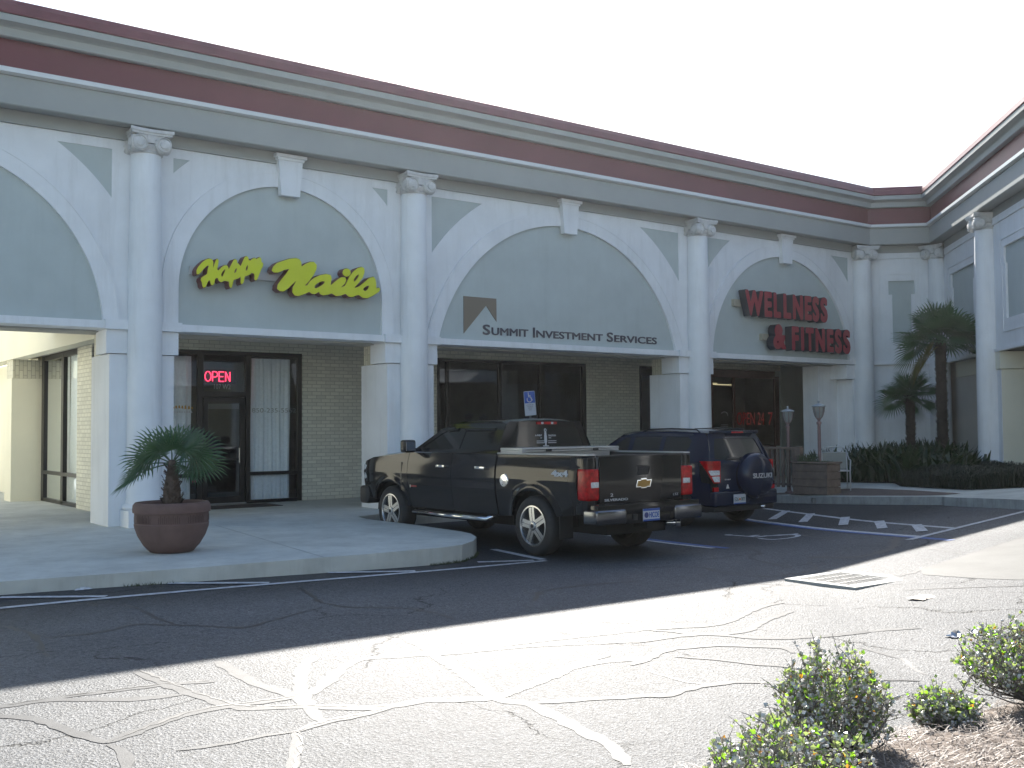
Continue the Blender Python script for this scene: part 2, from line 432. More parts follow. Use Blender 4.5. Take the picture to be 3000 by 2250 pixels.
SEAL=[(0.13,[(4.228,7.039),(4.213,6.761),(4.075,6.346),(3.992,5.999),(3.894,5.649),(3.791,5.342),(3.716,5.089),(3.79,4.902),(3.746,4.581),(3.67,4.247),(3.628,4.02),(3.475,3.728)]),(0.17,[(3.423,6.879),(3.22,6.626),(3.012,6.259),(2.886,5.977),(2.746,5.575),(2.688,5.314)]),(0.12,[(2.896,5.879),(3.151,6.147),(3.474,6.477),(3.674,6.551),(3.947,6.451),(4.286,6.364),(4.868,6.29),(5.921,6.091)]),(0.1,[(3.942,6.443),(4.253,6.314),(4.77,6.164),(5.599,5.761)]),(0.13,[(2.805,7.136),(2.778,6.761),(2.753,6.369),(2.789,6.101),(2.811,5.902),(2.748,5.654)]),(0.12,[(2.258,7.18),(2.298,6.834),(2.322,6.476),(2.37,6.212),(2.429,5.91),(2.549,5.773),(2.748,5.654),(2.945,5.456),(3.132,5.347),(3.361,5.331),(3.649,5.143),(3.804,5.149),(4.211,5.293),(4.726,5.462),(5.177,5.329)]),(0.1,[(3.736,5.116),(4.235,5.323),(4.784,5.53),(5.033,5.567)]),(0.11,[(1.074,6.913),(1.356,6.769),(1.591,6.75),(1.807,6.62),(2.014,6.454),(2.284,6.37)]),(0.08,[(1.353,6.755),(1.678,6.767),(2.01,6.727),(2.303,6.682),(2.564,6.571)]),(0.11,[(1.629,5.641),(1.793,5.742),(2.004,5.859),(2.234,5.945),(2.522,5.919),(2.782,5.881)]),(0.08,[(1.633,5.606),(1.647,5.409),(1.561,5.081)]),(0.09,[(2.464,5.208),(2.636,5.281),(2.95,5.294),(3.116,5.319)]),(0.07,[(2.464,5.208),(2.385,5.007),(2.164,4.604)]),(0.06,[(1.87,5.293),(2.08,5.25),(2.32,5.255),(2.471,5.223)]),(0.09,[(3.79,4.902),(4.12,4.765),(4.451,4.586)]),(0.09,[(1.053,6.771),(1.431,6.392),(1.548,5.938),(1.629,5.641)]),(0.09,[(5.79,6.147),(5.917,6.087),(6.174,5.967),(6.463,5.871),(6.819,5.969),(7.246,6.149),(7.509,6.217),(7.733,6.209)]),(0.09,[(5.893,6.062),(5.997,5.887),(6.074,5.693),(6.3,5.551),(6.506,5.559),(6.792,5.696),(7.141,5.806),(7.436,5.881)]),(0.1,[(5.451,5.788),(6.065,5.684),(6.346,5.26),(6.693,5.06),(7.079,4.958),(7.278,4.868),(7.443,4.681)]),(0.1,[(4.944,5.252),(5.178,5.331),(5.408,5.429),(5.603,5.419),(5.859,5.325),(6.026,5.151),(6.168,4.959),(6.077,4.813)]),(0.1,[(4.281,4.697),(4.464,4.6),(4.558,4.525),(4.709,4.559),(4.923,4.549),(5.152,4.477),(5.257,4.336)]),(0.05,[(5.353,5.258),(5.5,5.001),(5.602,4.719),(5.694,4.581),(5.778,4.116),(6.028,3.799)])]
CRACK=[(0.05,[(1.584,9.566),(1.905,9.546),(2.016,9.133),(2.017,8.755),(1.912,8.038)]),(0.05,[(2.067,8.788),(2.495,8.746),(2.781,8.924),(3.01,8.743),(3.233,8.481),(3.452,8.223),(3.852,8.428),(4.432,8.762)]),(0.05,[(3.069,10.025),(3.072,9.612),(3.045,9.064),(3.067,8.697)]),(0.05,[(4.866,10.149),(4.679,9.498),(4.552,8.999),(4.641,8.595),(5.009,8.184),(5.008,7.477)]),(0.06,[(6.113,7.805),(6.446,8.159),(6.61,8.295),(7.224,8.337),(7.903,8.173)]),(0.05,[(7.758,9.654),(8.413,9.503),(8.822,9.062),(9.21,8.615),(9.024,8.185),(9.039,7.477),(9.882,7.5),(10.374,7.968)]),(0.13,[(10.789,8.311),(10.828,7.678),(11.203,7.586),(11.738,7.729),(12.769,8.353)]),(0.06,[(11.554,10.029),(10.939,9.154),(10.374,8.844),(9.821,7.78)]),(0.05,[(9.823,7.455),(9.782,7.156),(9.727,6.797),(9.647,6.263)]),(0.05,[(11.819,7.639),(11.677,7.228),(11.176,6.483)]),(0.05,[(8.655,9.775),(9.405,9.659),(9.822,9.186),(10.528,9.142),(10.939,9.154)]),(0.05,[(13.224,10.496),(12.632,9.23),(13.161,8.661)]),(0.03,[(6.173,4.558),(6.589,4.617),(6.555,4.497),(6.477,4.206),(6.302,4.019),(6.192,3.842)]),(0.03,[(4.893,5.039),(4.879,4.87),(4.889,4.688),(4.939,4.564)]),(0.05,[(8.902,5.764),(9.089,5.532),(9.467,4.909)]),(0.06,[(9.647,6.263),(10.018,6.285),(11.051,6.412),(12.737,6.588),(14.312,6.744)]),(0.03,[(10.531,6.112),(10.387,5.753),(10.33,5.352)])]
for L_, nm, m_, o0, lab in ((SEAL, 'crack_sealant', M_seal, .0022, 'pale sealant snakes over the sunlit asphalt cracks'), (CRACK, 'asphalt_cracks', M_tar, .0018, 'dark tar-filled cracks in the asphalt')):
    mb = MB()
    for k_, (w, ps) in enumerate(L_):
        ribbon(mb, smooth_path(ps, .06, .005 if m_ is M_seal else .014), min(w, .12)*(.78 if m_ is M_seal else .8), o0 + .00008*k_, .26 if m_ is M_seal else .7)
    struct(nm, mb, m_, label=lab)

mb = MB()
for k_, (w, ps) in enumerate(SEAL):
    if k_ % 3 == 1 or k_ > 12 or k_ < 4: continue
    q_ = [Vector(p)+Vector((.03, .02)) for p in ps]; ribbon(mb, smooth_path(q_, .045, .014), .014, .0045+.00008*k_, .9)
struct('fine_cracks', mb, M_tar, label='thin ragged cracks running beside the sealant')
# painted markings ---------------------------------------------------------
def line(mb, a, b_, w, off, st=.4):
    a, b_ = Vector(a), Vector(b_); n = max(1, int((b_-a).length/st)); ribbon(mb, [a+(b_-a)*i/n for i in range(n+1)], w, off, .06, False)
mb = MB()
line(mb, (-6, 10.52), (8.40, 10.47), .10, .006)
for i, (a, b_) in enumerate((((-1.45, 11.3), (-.6, 10.6)), ((.4, 11.25), (1.3, 10.6)), ((2.22, 11.15), (3.05, 10.58)), ((3.84, 11.12), (4.72, 10.56)), ((5.62, 10.98), (6.52, 10.54)), ((7.62, 10.85), (8.28, 10.56)), ((8.62, 11.9), (8.42, 10.54)))):
    line(mb, a, b_, .11, .0075 + .0007*i)
line(mb, (11.27, 15.3), (10.97, 10.0), .10, .006)
line(mb, (14.98, 12.9), (12.73, 7.97), .10, .006); line(mb, (17.3, 15.0), (13.60, 7.95), .10, .0068)
line(mb, (12.4, 7.93), (16.6, 8.15), .11, .0076)
for i, (a, b_) in enumerate((((14.95, 12.24), (16.30, 13.0)), ((14.62, 11.32), (15.85, 12.09)), ((14.25, 10.26), (15.35, 11.0)), ((13.75, 9.22), (14.75, 9.95)), ((13.3, 8.3), (14.15, 8.92)))):
    line(mb, a, b_, .15, .0084+.0006*i)
struct('parking_lines', mb, M_paint, label='worn white parking bay lines and hatching')
mb = MB()
line(mb, (11.40, 15.3), (11.10, 9.85), .12, .006); line(mb, (14.88, 12.9), (12.35, 7.3), .12, .0055)
struct('blue_parking_lines', mb, M_blue, label='blue lines of the disabled bay')
mb = MB()   # wheelchair symbol painted on the bay
def sym(L_, th, sx, ang, cx, cy):
    V, F = ms(F_strokes(L_), -.8, .8, -.9, .9, .035)
    ca, sa = math.cos(ang), math.sin(ang)
    def M3(u, v, d):
        x = cx+ca*u*sx-sa*v*sx; y = cy+sa*u*sx+ca*v*sx; return (x, y, gz(x, y)+.006)
    sheet(mb, (V, F), M3)
ring = [(.38*math.cos(a), -.28+.38*math.sin(a)) for a in [R(150+i*12) for i in range(22)]]
WHEEL = [(.05, ring), (.05, [(-.12, .62), (-.1, .1), (.22, .08), (.36, -.42), (.5, -.38)]), (.05, [(-.1, .3), (.18, .28)]), (.09, [(-.13, .74), (-.129, .741)])]
sym(WHEEL, 0, .78, R(8), 12.72, 10.55)
struct('wheelchair_road_mark', mb, M_paint, label='faded white wheelchair symbol on the asphalt')

# left sidewalk -----------------------------------------------------------
SW = [(-30, 11.75), (-4, 11.55), (2.27, 11.35), (4.02, 11.13), (6.03, 11.0), (6.83, 10.98), (7.19, 10.99), (7.54, 11.08), (7.91, 11.36), (8.22, 11.73), (8.43, 12.17), (8.50, 12.54), (8.55, 13.92), (8.50, 15.2), (8.62, 15.75), (9.1, 15.95), (12, 16.0), (15.5, 15.9), (17.2, 15.6), (17.9, 15.1)]
mb = MB(); top = SW + [(22, 16.2), (30, 19.0), (30, 20.0), (5.6, 20.0), (5.6, 34), (-30, 34)]
mb.plate(top, [], lambda u, v, d: (u, v, .15-d), .5)
struct('sidewalk', mb, M_conc, label='pale concrete walkway under the arcade')
mb = MB()
for (a, b_) in (((2.2, 11.36), (.6, 13.9)), ((.6, 13.9), (4.2, 16.3)), ((5.6, 11.04), (6.2, 15.9)), ((-2, 11.6), (-3, 16.)), ((6.0, 17.7), (6.0, 20.))):
    a, b_ = Vector(a), Vector(b_); t = (b_-a).normalized(); n_ = Vector((-t.y, t.x))*.004
    mb.add([(*(a+n_), .1525), (*(b_+n_), .1525), (*(b_-n_), .1525), (*(a-n_), .1525)], [(0, 1, 2, 3)])
struct('sidewalk_joints', mb, M_tar, label='thin joints across the concrete walkway')

# right walkway (rises with the lot) --------------------------------------
KR = smooth_path([(17.95, 15.6), (17.84, 14.54), (17.45, 12.3), (17.23, 10.45), (17.09, 10.2), (16.04, 8.28), (14.2, 5.9), (12.2, 3.9), (9.5, 1.2), (6.0, -2.4)], .5)
BACK = []
s2 = 2**.5/2
for i, p in enumerate(KR):
    t = i/(len(KR)-1); # matching point on the wing/main wall
    q = Vector((23.5, 17.2)).lerp(Vector((26.4, 15.2)), min(1, t*3)) if t < .33 else Vector((26.4, 15.2))-Vector((s2, s2))*(t-.33)/.67*19.5
    BACK.append(q)
mb = MB(); n = len(KR); m_ = 14
vs = []
for i in range(n):
    for j in range(m_+1):
        q = KR[i].lerp(BACK[i], j/m_); vs.append((q.x, q.y, max(.153, gz(q.x, q.y)+.145)))
mb.add(vs, [(i*(m_+1)+j, i*(m_+1)+j+1, (i+1)*(m_+1)+j+1, (i+1)*(m_+1)+j) for i in range(n-1) for j in range(m_)])
struct('side_walkway', mb, M_conc, smooth=True, label='concrete walkway along the angled wing')
mb = MB()
a = [(q.x, q.y, max(.153, gz(q.x, q.y)+.145)+.003) for q in KR]; t_ = []
for i, q in enumerate(KR):
    tt = (KR[min(i+1, n-1)]-KR[max(i-1, 0)]).normalized(); nn = Vector((-tt.y, tt.x)); 
    if nn.x < 0: nn = -nn
    t_.append((q+nn*.16, q-nn*.01))
A_ = [(p.x, p.y, a[i][2]) for i, (p, q) in enumerate(t_)]; B_ = [(q.x, q.y, a[i][2]) for i, (p, q) in enumerate(t_)]; C_ = [(q.x-.01, q.y, a[i][2]-.4) for i, (p, q) in enumerate(t_)]
mb.add(A_+B_+C_, [(i, i+1, n+i+1, n+i) for i in range(n-1)] + [(n+i, n+i+1, 2*n+i+1, 2*n+i) for i in range(n-1)])
struct('kerb', mb, M_kerb, label='weathered kerb in front of the patio')
def gsheet(pts, off, cell=.35):
    """flat polygon draped on the walkway terrain"""
    f = F_poly(pts); x0 = min(p[0] for p in pts)-.1; x1 = max(p[0] for p in pts)+.1; y0 = min(p[1] for p in pts)-.1; y1 = max(p[1] for p in pts)+.1
    mb = MB(); sheet(mb, ms(f, x0, x1, y0, y1, cell), lambda u, v, d: (u, v, max(.153, gz(u, v)+.145)+off)); return mb
struct('brown_pavers', gsheet([(18.1, 15.2), (18.89, 14.4), (19.3, 13.5), (18.57, 11.76), (17.7, 10.2), (17.42, 10.4), (17.62, 12.3), (18.0, 14.6)], .004), M_paver, label='strip of brown paving behind the kerb')
BED = [(20.6, 16.55), (20.95, 15.3), (20.3, 13.3), (19.45, 12.6), (18.35, 10.5), (18.45, 9.85), (19.2, 9.0), (20.2, 9.7), (25.5, 15.1), (25.5, 16.5)]
struct('planting_bed', gsheet(BED, .008), M_soil, label='dark soil bed in the corner of the building')

# mulch island near the camera ---------------------------------------------
ISL = [(3.3, 3.55), (4.03, 3.32), (4.74, 3.27), (5.1, 3.2), (5.84, 3.12), (7.2, 3.1), (9.5, 2.2), (9.5, -5), (-1.5, -5), (-1.5, 1.6), (1.0, 2.6), (2.4, 3.3)]
def isl_z(x, y):
    d = -float(F_poly(ISL)(np.array([x]), np.array([y]))[0]); return gz(x, y)+.13*ss(d/.5)+.012*math.sin(7*x+3*y)*math.sin(5*y-2*x)+.002
mb = MB(); sheet(mb, ms(F_poly(ISL), -1.7, 9.7, -5.2, 3.8, .12), lambda u, v, d: (u, v, isl_z(u, v)))
struct('mulch_island', mb, M_mulch, smooth=True, label='pine straw covered planting island')
M_straw = mat('pine_needles', (.24, .20, .175), rough=.6, col2=(.12, .09, .075), vscale=9)
mb = MB(); f_isl = F_poly(ISL)
c_ = 0
while c_ < 15000:
    x = random.uniform(2.4, 8.); y = random.uniform(.6, 3.5)
    if random.random() > .25+.75*(1 if x < 6.3 and y > 1.4 else 0): continue
    if f_isl(np.array([x]), np.array([y]))[0] > .03: continue
    c_ += 1; a = random.uniform(0, 2*PI); l = random.uniform(.05, .13); z = isl_z(x, y)+random.uniform(.0, .02); w = .0022
    t = Vector((math.cos(a), math.sin(a), random.uniform(-.05, .35))); n_ = Vector((-math.sin(a), math.cos(a), 0))*w
    p = Vector((x, y, z)); mid = p+t*l*.5+Vector((0, 0, .008)); e = p+t*l-Vector((0, 0, .006))
    mb.add([p-n_, p+n_, mid+n_, mid-n_, e], [(0, 1, 2, 3), (3, 2, 4)])
tag(obj('pine_straw', mb, M_straw), 'dry brown pine straw scattered over the island', 'pine straw', kind='stuff')

# ============================================================ the shopping centre
Yf = 16.67
K1 = Vector((24.2, 16.67)); K2 = Vector((25.6, 15.27))
CX = [-.95, 5.33, 10.24, 17.80]
Bd = thing('shopping_centre', 'long pale shopping centre building with arches, columns and maroon roof band', 'building', (5, 16.7, .15))
def B(name, mb, m, **k): return obj(name, mb, m, Bd, world=True, **k)
def arc(cx, cz, r, a0, a1, n): return [(cx+r*math.cos(a0+(a1-a0)*i/n), cz+r*math.sin(a0+(a1-a0)*i/n)) for i in range(n+1)]
ZB = 3.31; ZT = 6.14
XL = [-7.2] + CX
bays = [  # (x left col, x right col, arch centre x, centre z, radius)
    (-7.2, -.95, -4.1, 3.15, 2.6), (-.95, 5.33, 2.13, 3.15, 2.6), (5.33, 10.24, 7.76, 3.89, 1.866), (10.24, 17.80, 14.01, 2.50, 3.26), (17.80, 24.2, 20.98, 3.15, 2.605)]
wall = MB()
for (xl, xr, cx, cz, r) in bays:
    ro = r+.27; a = math.asin(max(-1, (ZB-cz)/ro)) if cz < ZB else 0
    if cz < ZB: out = arc(cx, cz, ro, PI-a, a, 48)
    else: out = [(cx-ro, ZB)] + arc(cx, cz, ro, PI, 0, 48) + [(cx+ro, ZB)]
    outer = [(xl, ZB)] + out + [(xr, ZB), (xr, ZT), (xl, ZT)]
    holes = []; tri = MB()
    rt = r+.82; zt = 5.985
    for sgn, xc in ((-1, xl), (1, xr)):
        xe = xc - sgn*.48
        if xr == 24.2 and sgn == 1: xe = 23.62
        # intersection of the arc with the vertical edge and with the top edge
        dz = math.sqrt(max(0, rt*rt-(xe-cx)**2)); zb = cz+dz; dx = math.sqrt(max(0, rt*rt-(zt-cz)**2)); xa = cx+sgn*dx
        if (xa-xe)*sgn > -.04 or zb > zt-.04: continue
        a0 = math.atan2(zb-cz, xe-cx); a1 = math.atan2(zt-cz, xa-cx)
        h = [(xe, zt)] + arc(cx, cz, rt, a0, a1, 10)
        holes.append(h)
        tri.plate([(p[0]*1.0, p[1]) for p in h], [], lambda u, v, d: (u, Yf+.075-d, v), .03); B('spandrel_panel', tri, M_panel); tri = MB()
    wall.plate(outer, holes, lambda u, v, d: (u, Yf+.03+d, v), .05)
    # arch band, with its inner reveal
    ri = r
    def loop(rr):
        if cz < ZB:
            aa = math.asin((ZB-cz)/rr); return arc(cx, cz, rr, PI-aa, aa, 56)
        return [(cx-rr, ZB)] + arc(cx, cz, rr, PI, 0, 56) + [(cx+rr, ZB)]
    o_ = loop(ro-.002); i_ = loop(ri)
    m2 = MB(); m2.plate(o_ + i_[::-1], [], lambda u, v, d: (u, Yf+d, v), .09)
    o2 = loop(ro-.03); i2 = loop(ro-.045)
    m2.plate(o2 + i2[::-1], [], lambda u, v, d: (u, Yf-.008+d, v), .0075)
    B('arch_band', m2, M_white)
    m2 = MB(); m2.plate(loop(ri+.01), [], lambda u, v, d: (u, Yf+.06+d, v), .02)
    B('arch_panel', m2, M_panel)
    # keystone
    m2 = MB(); kx = cx+.03
    kb = cz+r-.16
    m2.prism([(kx-.17, Yf-.10, kb), (kx+.17, Yf-.10, kb), (kx+.225, Yf-.10, 6.24), (kx-.225, Yf-.10, 6.24)], (0, .125, 0))
    m2.box(kx-.28, kx+.28, Yf-.15, Yf+.03, 6.245, 6.30); m2.box(kx-.245, kx+.245, Yf-.12, Yf+.03, 6.2, 6.244)
    B('keystone', m2, M_white)
wall.box(-7.2, 24.2, Yf+.085, Yf+.3, ZB, 7.0)
B('facade_wall', wall, M_white)
# lintel: white beam with thick soffit
m2 = MB(); m2.box(-14, 23.85, Yf-.05, Yf+.40, 3.19, 3.305); B('lintel', m2, M_white)
m2 = MB(); m2.box(-14, 24.2, Yf+.40, Yf+.93, 3.16, 3.5); B('soffit', m2, M_ceil)
m2 = MB(); m2.box(-14, 29, Yf+.93, 20.6, 3.46, 3.7); B('arcade_ceiling', m2, M_ceil)

# piers --------------------------------------------------------------------
def pier(x, hx=.5, hc=.56):
    m2 = MB(); m2.box(x-hx, x+hx, Yf+.02, Yf+.98, -.1, 2.80)
    p = B('pier', m2, M_white)
    m2 = MB(); m2.box(x-hc, x+hc, Yf-.02, Yf+.53, 2.81, 3.175); m2.box(x-hc-.035, x+hc+.035, Yf-.09, Yf+.46, 3.178, 3.325)
    obj('capital_block', m2, M_white, p, world=True)
    m2 = MB(); m2.box(x-hx+.02, x+hx-.02, Yf+.532, Yf+.92, 2.802, 3.158); obj('brick_band', m2, M_soldier, p, world=True)
for x in CX: pier(x)
m2 = MB(); m2.box(23.70, 24.5, Yf+.02, Yf+.98, -.1, 2.80); m2.box(22.9, 23.70, Yf+.5, Yf+.98, -.1, 3.155); p = B('pier', m2, M_white)
m2 = MB(); m2.box(23.4, 24.2, Yf-.02, Yf+.53, 2.81, 3.175); obj('capital_block', m2, M_white, p, world=True)

# columns ------------------------------------------------------------------
def capital_mb():
    m2 = MB()
    z0 = 0.
    m2.lathe([(.225, -.02), (.245, .0), (.225, .03), (.27, .10), (.235, .13)], n=28)      # echinus
    # abacus with concave sides
    pts = []
    c = .335
    for k in range(4):
        a = Matrix.Rotation(k*PI/2, 3, 'Z')
        for t in np.linspace(-1, 1, 7)[:-1]:
            pts.append(a @ Vector((c*t, -c+.055*(1-t*t), 0)))
    m2.prism([(p.x, p.y, .30) for p in pts], (0, 0, .05)); m2.prism([(p.x*.94, p.y*.94, .262) for p in pts], (0, 0, .037))
    for k in range(4):
        a = Matrix.Rotation(k*PI/2, 4, 'Z')
        for s_ in (-1, 1):
            T = a @ Matrix.Translation((s_*.185, -.255, .125))
            t2 = MB(); t2.lathe([(.0, -.035), (.125, -.03), (.132, .0), (.132, .06), (.0, .065)], n=22, axis='y', cap=False)
            t2.lathe([(.10, -.032), (.108, -.052), (.118, -.032)], n=22, axis='y', cap=False)
            t2.lathe([(.0, -.06), (.055, -.058), (.062, -.03)], n=16, axis='y', cap=False)
            m2.add([T @ Vector(v) for v in t2.v], t2.f)
        m2.add([a @ Vector(v) for v in [(-.06, -.262, .14), (.06, -.262, .14), (.06, -.262, .26), (-.06, -.262, .26), (-.06, -.2, .14), (.06, -.2, .14), (.06, -.2, .26), (-.06, -.2, .26)]],
               [(0, 1, 2, 3), (0, 4, 5, 1), (3, 2, 6, 7), (0, 3, 7, 4), (1, 5, 6, 2)])
        m2.add([a @ Vector(v) for v in [(-.03, -.268, .16), (.03, -.268, .16), (.03, -.268, .23), (-.03, -.268, .23)]], [(0, 1, 2, 3)])
        m2.box(-.2, .2, -.25, -.1, .20, .262, M=a)
    return m2
M_cap = mat('capital_plaster', (.56, .56, .55), rough=.8, var=.12, vscale=12, bump=.3, bscale=60)
def column_at(x, y, rz, zb=.15, plinth=True):
    H = 5.93
    m2 = MB(); prof = [(.27, zb+.24), (.31, zb+.26), (.325, zb+.29), (.31, zb+.33), (.275, zb+.35), (.268, zb+.40)]
    for k in range(12):
        t = k/11; prof.append((.262-.035*t*t, zb+.42+(H-zb-.42)*t))
    m2.lathe(prof, n=44)
    c = obj('column', m2, M_white, Bd, auto=40)
    c.location = Vector((x, y, 0))-Vector(Bd.location)-Vector((0, 0, 0)) ; c.location.z = -Bd.location.z; c.rotation_euler = (0, 0, rz)
    k_ = obj('capital', capital_mb(), M_cap, c, auto=35); k_.location = (0, 0, H)
    m2 = MB(); m2.box(-.33, .33, -.33, .33, zb-.3, zb+.25); obj('plinth', m2, M_white, c)
    return c
for x in CX: column_at(x, Yf-.10, 0)
column_at(24.0, Yf-.12, R(-22.5))
cw = lambda t, d: K2 + Vector((-s2, -s2))*t + Vector((-s2, s2))*d
column_at(*cw(.12, .10), R(-90-0), zb=.45)
column_at(*cw(4.25, .10), R(-135), zb=.42)
column_at(*cw(9.6, .10), R(-135), zb=.42); column_at(*cw(15, .10), R(-135), zb=.42)

# entablature, swept along main wall, chamfer and wing with mitred corners ---
path = [Vector((-14, Yf)), K1, K2, K2 + Vector((-s2, -s2))*26]
nrm = [Vector((0, -1)), Vector((-s2, -s2)), Vector((-s2, s2))]
def mitre(i, d):
    if i == 0: return path[0]+nrm[0]*d
    if i == 3: return path[3]+nrm[2]*d
    a, b_ = nrm[i-1], nrm[i]; return path[i] + (a+b_)*(d/(1+a.dot(b_)))
def sweep(name, prof, m):
    m2 = MB(); k = len(prof); vs = []
    for i in range(4):
        for d, z in prof:
            q = mitre(i, d); vs.append((q.x, q.y, z))
    m2.add(vs, [(i*k+j, i*k+(j+1) % k, (i+1)*k+(j+1) % k, (i+1)*k+j) for i in range(3) for j in range(k)] + [tuple(range(k)), tuple(3*k+j for j in range(k))])
    return B(name, m2, m)
sweep('frieze', [(-.03, 6.1425), (.01, 6.1425), (.01, 6.34), (-.03, 6.34)], M_fascia)
sweep('fascia', [(-.03, 6.345), (.30, 6.33), (.335, 6.315), (.35, 6.33), (.35, 6.72), (.335, 6.745), (-.03, 6.745)], M_fascia)
sweep('moulding', [(.1, 6.748), (.365, 6.748), (.40, 6.765), (.43, 6.765), (.43, 6.835), (.30, 6.85), (.1, 6.85)], M_mould)
sweep('red_band', [(.1, 6.852), (.29, 6.852), (.29, 7.34), (.1, 7.34)], M_red)
sweep('cornice', [(.1, 7.30), (.40, 7.27), (.42, 7.285), (.42, 7.40), (.45, 7.425), (.54, 7.45), (.56, 7.455), (.56, 7.55), (.54, 7.562), (.1, 7.562)], M_fascia)
sweep('roof_edge', [(.0, 7.564), (.565, 7.564), (.575, 7.58), (.555, 7.70), (.52, 7.78), (.47, 7.80), (.0, 7.83)], M_roofred)
m2 = MB(); m2.prism([(-14, Yf+.1, 7.80), (24.2, Yf+.1, 7.80), (25.65, 15.35, 7.80), (*(cw(26, -.1)), 7.80), (*(cw(26, -14)), 7.80), (36, 26, 7.80), (5.7, 26, 7.80), (5.7, 20.6, 7.80), (-14, 20.6, 7.80)], (0, 0, .06))
B('flat_roof', m2, M_fascia)  # left part cut short, out of view, to let sun into the passage
m2 = MB(); m2.box(5.7, 34, 25.7, 25.9, 0, 7.79); B('rear_wall', m2, M_cream)
q1 = cw(26, -13.9); m2 = MB(); m2.prism([(36, 26, 0), (35.8, 26, 0), (q1.x-.2, q1.y, 0), (q1.x, q1.y, 0)], (0, 0, 7.79)); B('sun_stop_wall', m2, M_cream)  # unseen wall added to stop sun leaking in under the roof
m2 = MB(); m2.box(-14, 5.7, 20.35, 20.55, 3.71, 7.79); B('upper_wall', m2, M_cream)
m2 = MB(); m2.box(5.6, 5.75, 20.56, 25.7, 3.31, 7.79); B('side_upper_wall', m2, M_cream)

# chamfer and wing walls -----------------------------------------------------
def wall_plate(name, P0, d, nv, L0, L1, outer, holes, m, d0=0., th=.05):
    m2 = MB(); P0 = Vector(P0); d = Vector(d); nv = Vector(nv)
    def M3(u, v, w):
        q = P0 + d*u + nv*(d0-w); return (q.x, q.y, v)
    m2.plate(outer, holes, M3, th); return B(name, m2, m)
def stepwin(x0, x1, zt, zb, nt=.0): return [(x0, zt), (x1, zt), (x1, zt-.36), (x1-.09, zt-.36), (x1-.09, zb), (x0+.09, zb), (x0+.09, zt-.36), (x0, zt-.36)]
dch = (s2, -s2); nch = (-s2, -s2); dw = (-s2, -s2); nw = (-s2, s2)
w1 = stepwin(.66, 1.32, 5.40, 3.77)
wall_plate('chamfer_wall', K1, dch, nch, 0, 1.98, [(0, 3.19), (1.98, 3.19), (1.98, 6.14), (0, 6.14)], [w1], M_white)
wall_plate('chamfer_base_wall', K1, dch, nch, 0, 1.98, [(0, 0), (1.98, 0), (1.98, 3.185), (0, 3.185)], [], M_white, d0=-.04)
w2 = stepwin(.95, 2.95, 5.41, 3.86); w3 = stepwin(5.13, 8.7, 5.41, 3.86); w4 = stepwin(10.6, 14.0, 5.41, 3.86)
wall_plate('wing_wall', K2, dw, nw, 0, 26, [(0, 3.19), (26, 3.19), (26, 6.14), (0, 6.14)], [w2, w3, w4], M_white)
for P0, d, nv, w in ((K1, dch, nch, w1), (K2, dw, nw, w2), (K2, dw, nw, w3), (K2, dw, nw, w4)):
    x0 = min(p[0] for p in w); x1 = max(p[0] for p in w)
    wall_plate('niche_panel', P0, d, nv, 0, 0, [(x0-.05, 3.7), (x1+.05, 3.7), (x1+.05, 5.5), (x0-.05, 5.5)], [], M_panel, d0=-.055)
    # raised border mouldings round the niche
    e = .20
    o_ = [(x0-e, 5.40+e), (x1+e, 5.40+e), (x1+e, 5.0), (x1+e-.09, 5.0), (x1+e-.09, 3.58), (x0-e+.09, 3.58), (x0-e+.09, 5.0), (x0-e, 5.0)]
    i_ = [(x0-e+.03, 5.37+e), (x1+e-.03, 5.37+e), (x1+e-.03, 5.03), (x1+e-.12, 5.03), (x1+e-.12, 3.61), (x0-e+.12, 3.61), (x0-e+.12, 5.03), (x0-e+.03, 5.03)]
    wall_plate('niche_border', P0, d, nv, 0, 0, o_, [i_], M_white, d0=.014, th=.012)
for P0, d, nv, L_ in ((K1, dch, nch, 1.98), (K2, dw, nw, 26)):
    wall_plate('cornice_strip', P0, d, nv, 0, 0, [(0.02, 5.985), (L_, 5.985), (L_, 6.135), (.02, 6.135)], [], M_white, d0=.032, th=.03)
    wall_plate('ledge', P0, d, nv, 0, 0, [(0.05, 3.19), (L_, 3.19), (L_, 3.25), (.05, 3.25)], [], M_white, d0=.05, th=.048)
# wing piers, soffit and recessed wall
m2 = MB()
def wbox(m2, t0, t1, d0, d1, z0, z1):
    q = [cw(t0, d0), cw(t1, d0), cw(t1, d1), cw(t0, d1)]; m2.prism([(p.x, p.y, z0) for p in q], (0, 0, z1-z0))
m2 = MB(); wbox(m2, 0, 26, -.1, -3.4, 3.23, 3.45); B('wing_soffit', m2, M_ceil)
m2 = MB(); wbox(m2, -8, 26, -3.0, -3.2, -.2, 7.78); B('wing_back_wall', m2, M_cream)  # raised and extended out of view to block leaking sun
for t in (4.25, 9.6, 15.0):
    m2 = MB(); wbox(m2, t-.48, t+.48, -.02, -2.6, -.2, 2.80); p = B('wing_pier', m2, M_cream); m2 = MB(); wbox(m2, t-.479, t+.479, -.0185, .0, -.2, 2.80); obj('pier_front', m2, M_white, p, world=True)  # cream sides carry warm bounced light in their colour; front plate is white
    m2 = MB(); wbox(m2, t-.54, t+.54, .03, -2.62, 2.81, 3.185); obj('capital_block', m2, M_cream, p, world=True)
m2 = MB(); wbox(m2, -.6, 3.8, -.30, -.45, -.2, 3.229); p = B("recessed_wall", m2, mat("warm_grey_stucco", (.60, .58, .55), rough=.8, var=.05, vscale=1.5))
m2 = MB(); wbox(m2, .3, 3.8, -.25, -.299, 2.82, 3.2); obj('wall_band', m2, M_cream, p, world=True)

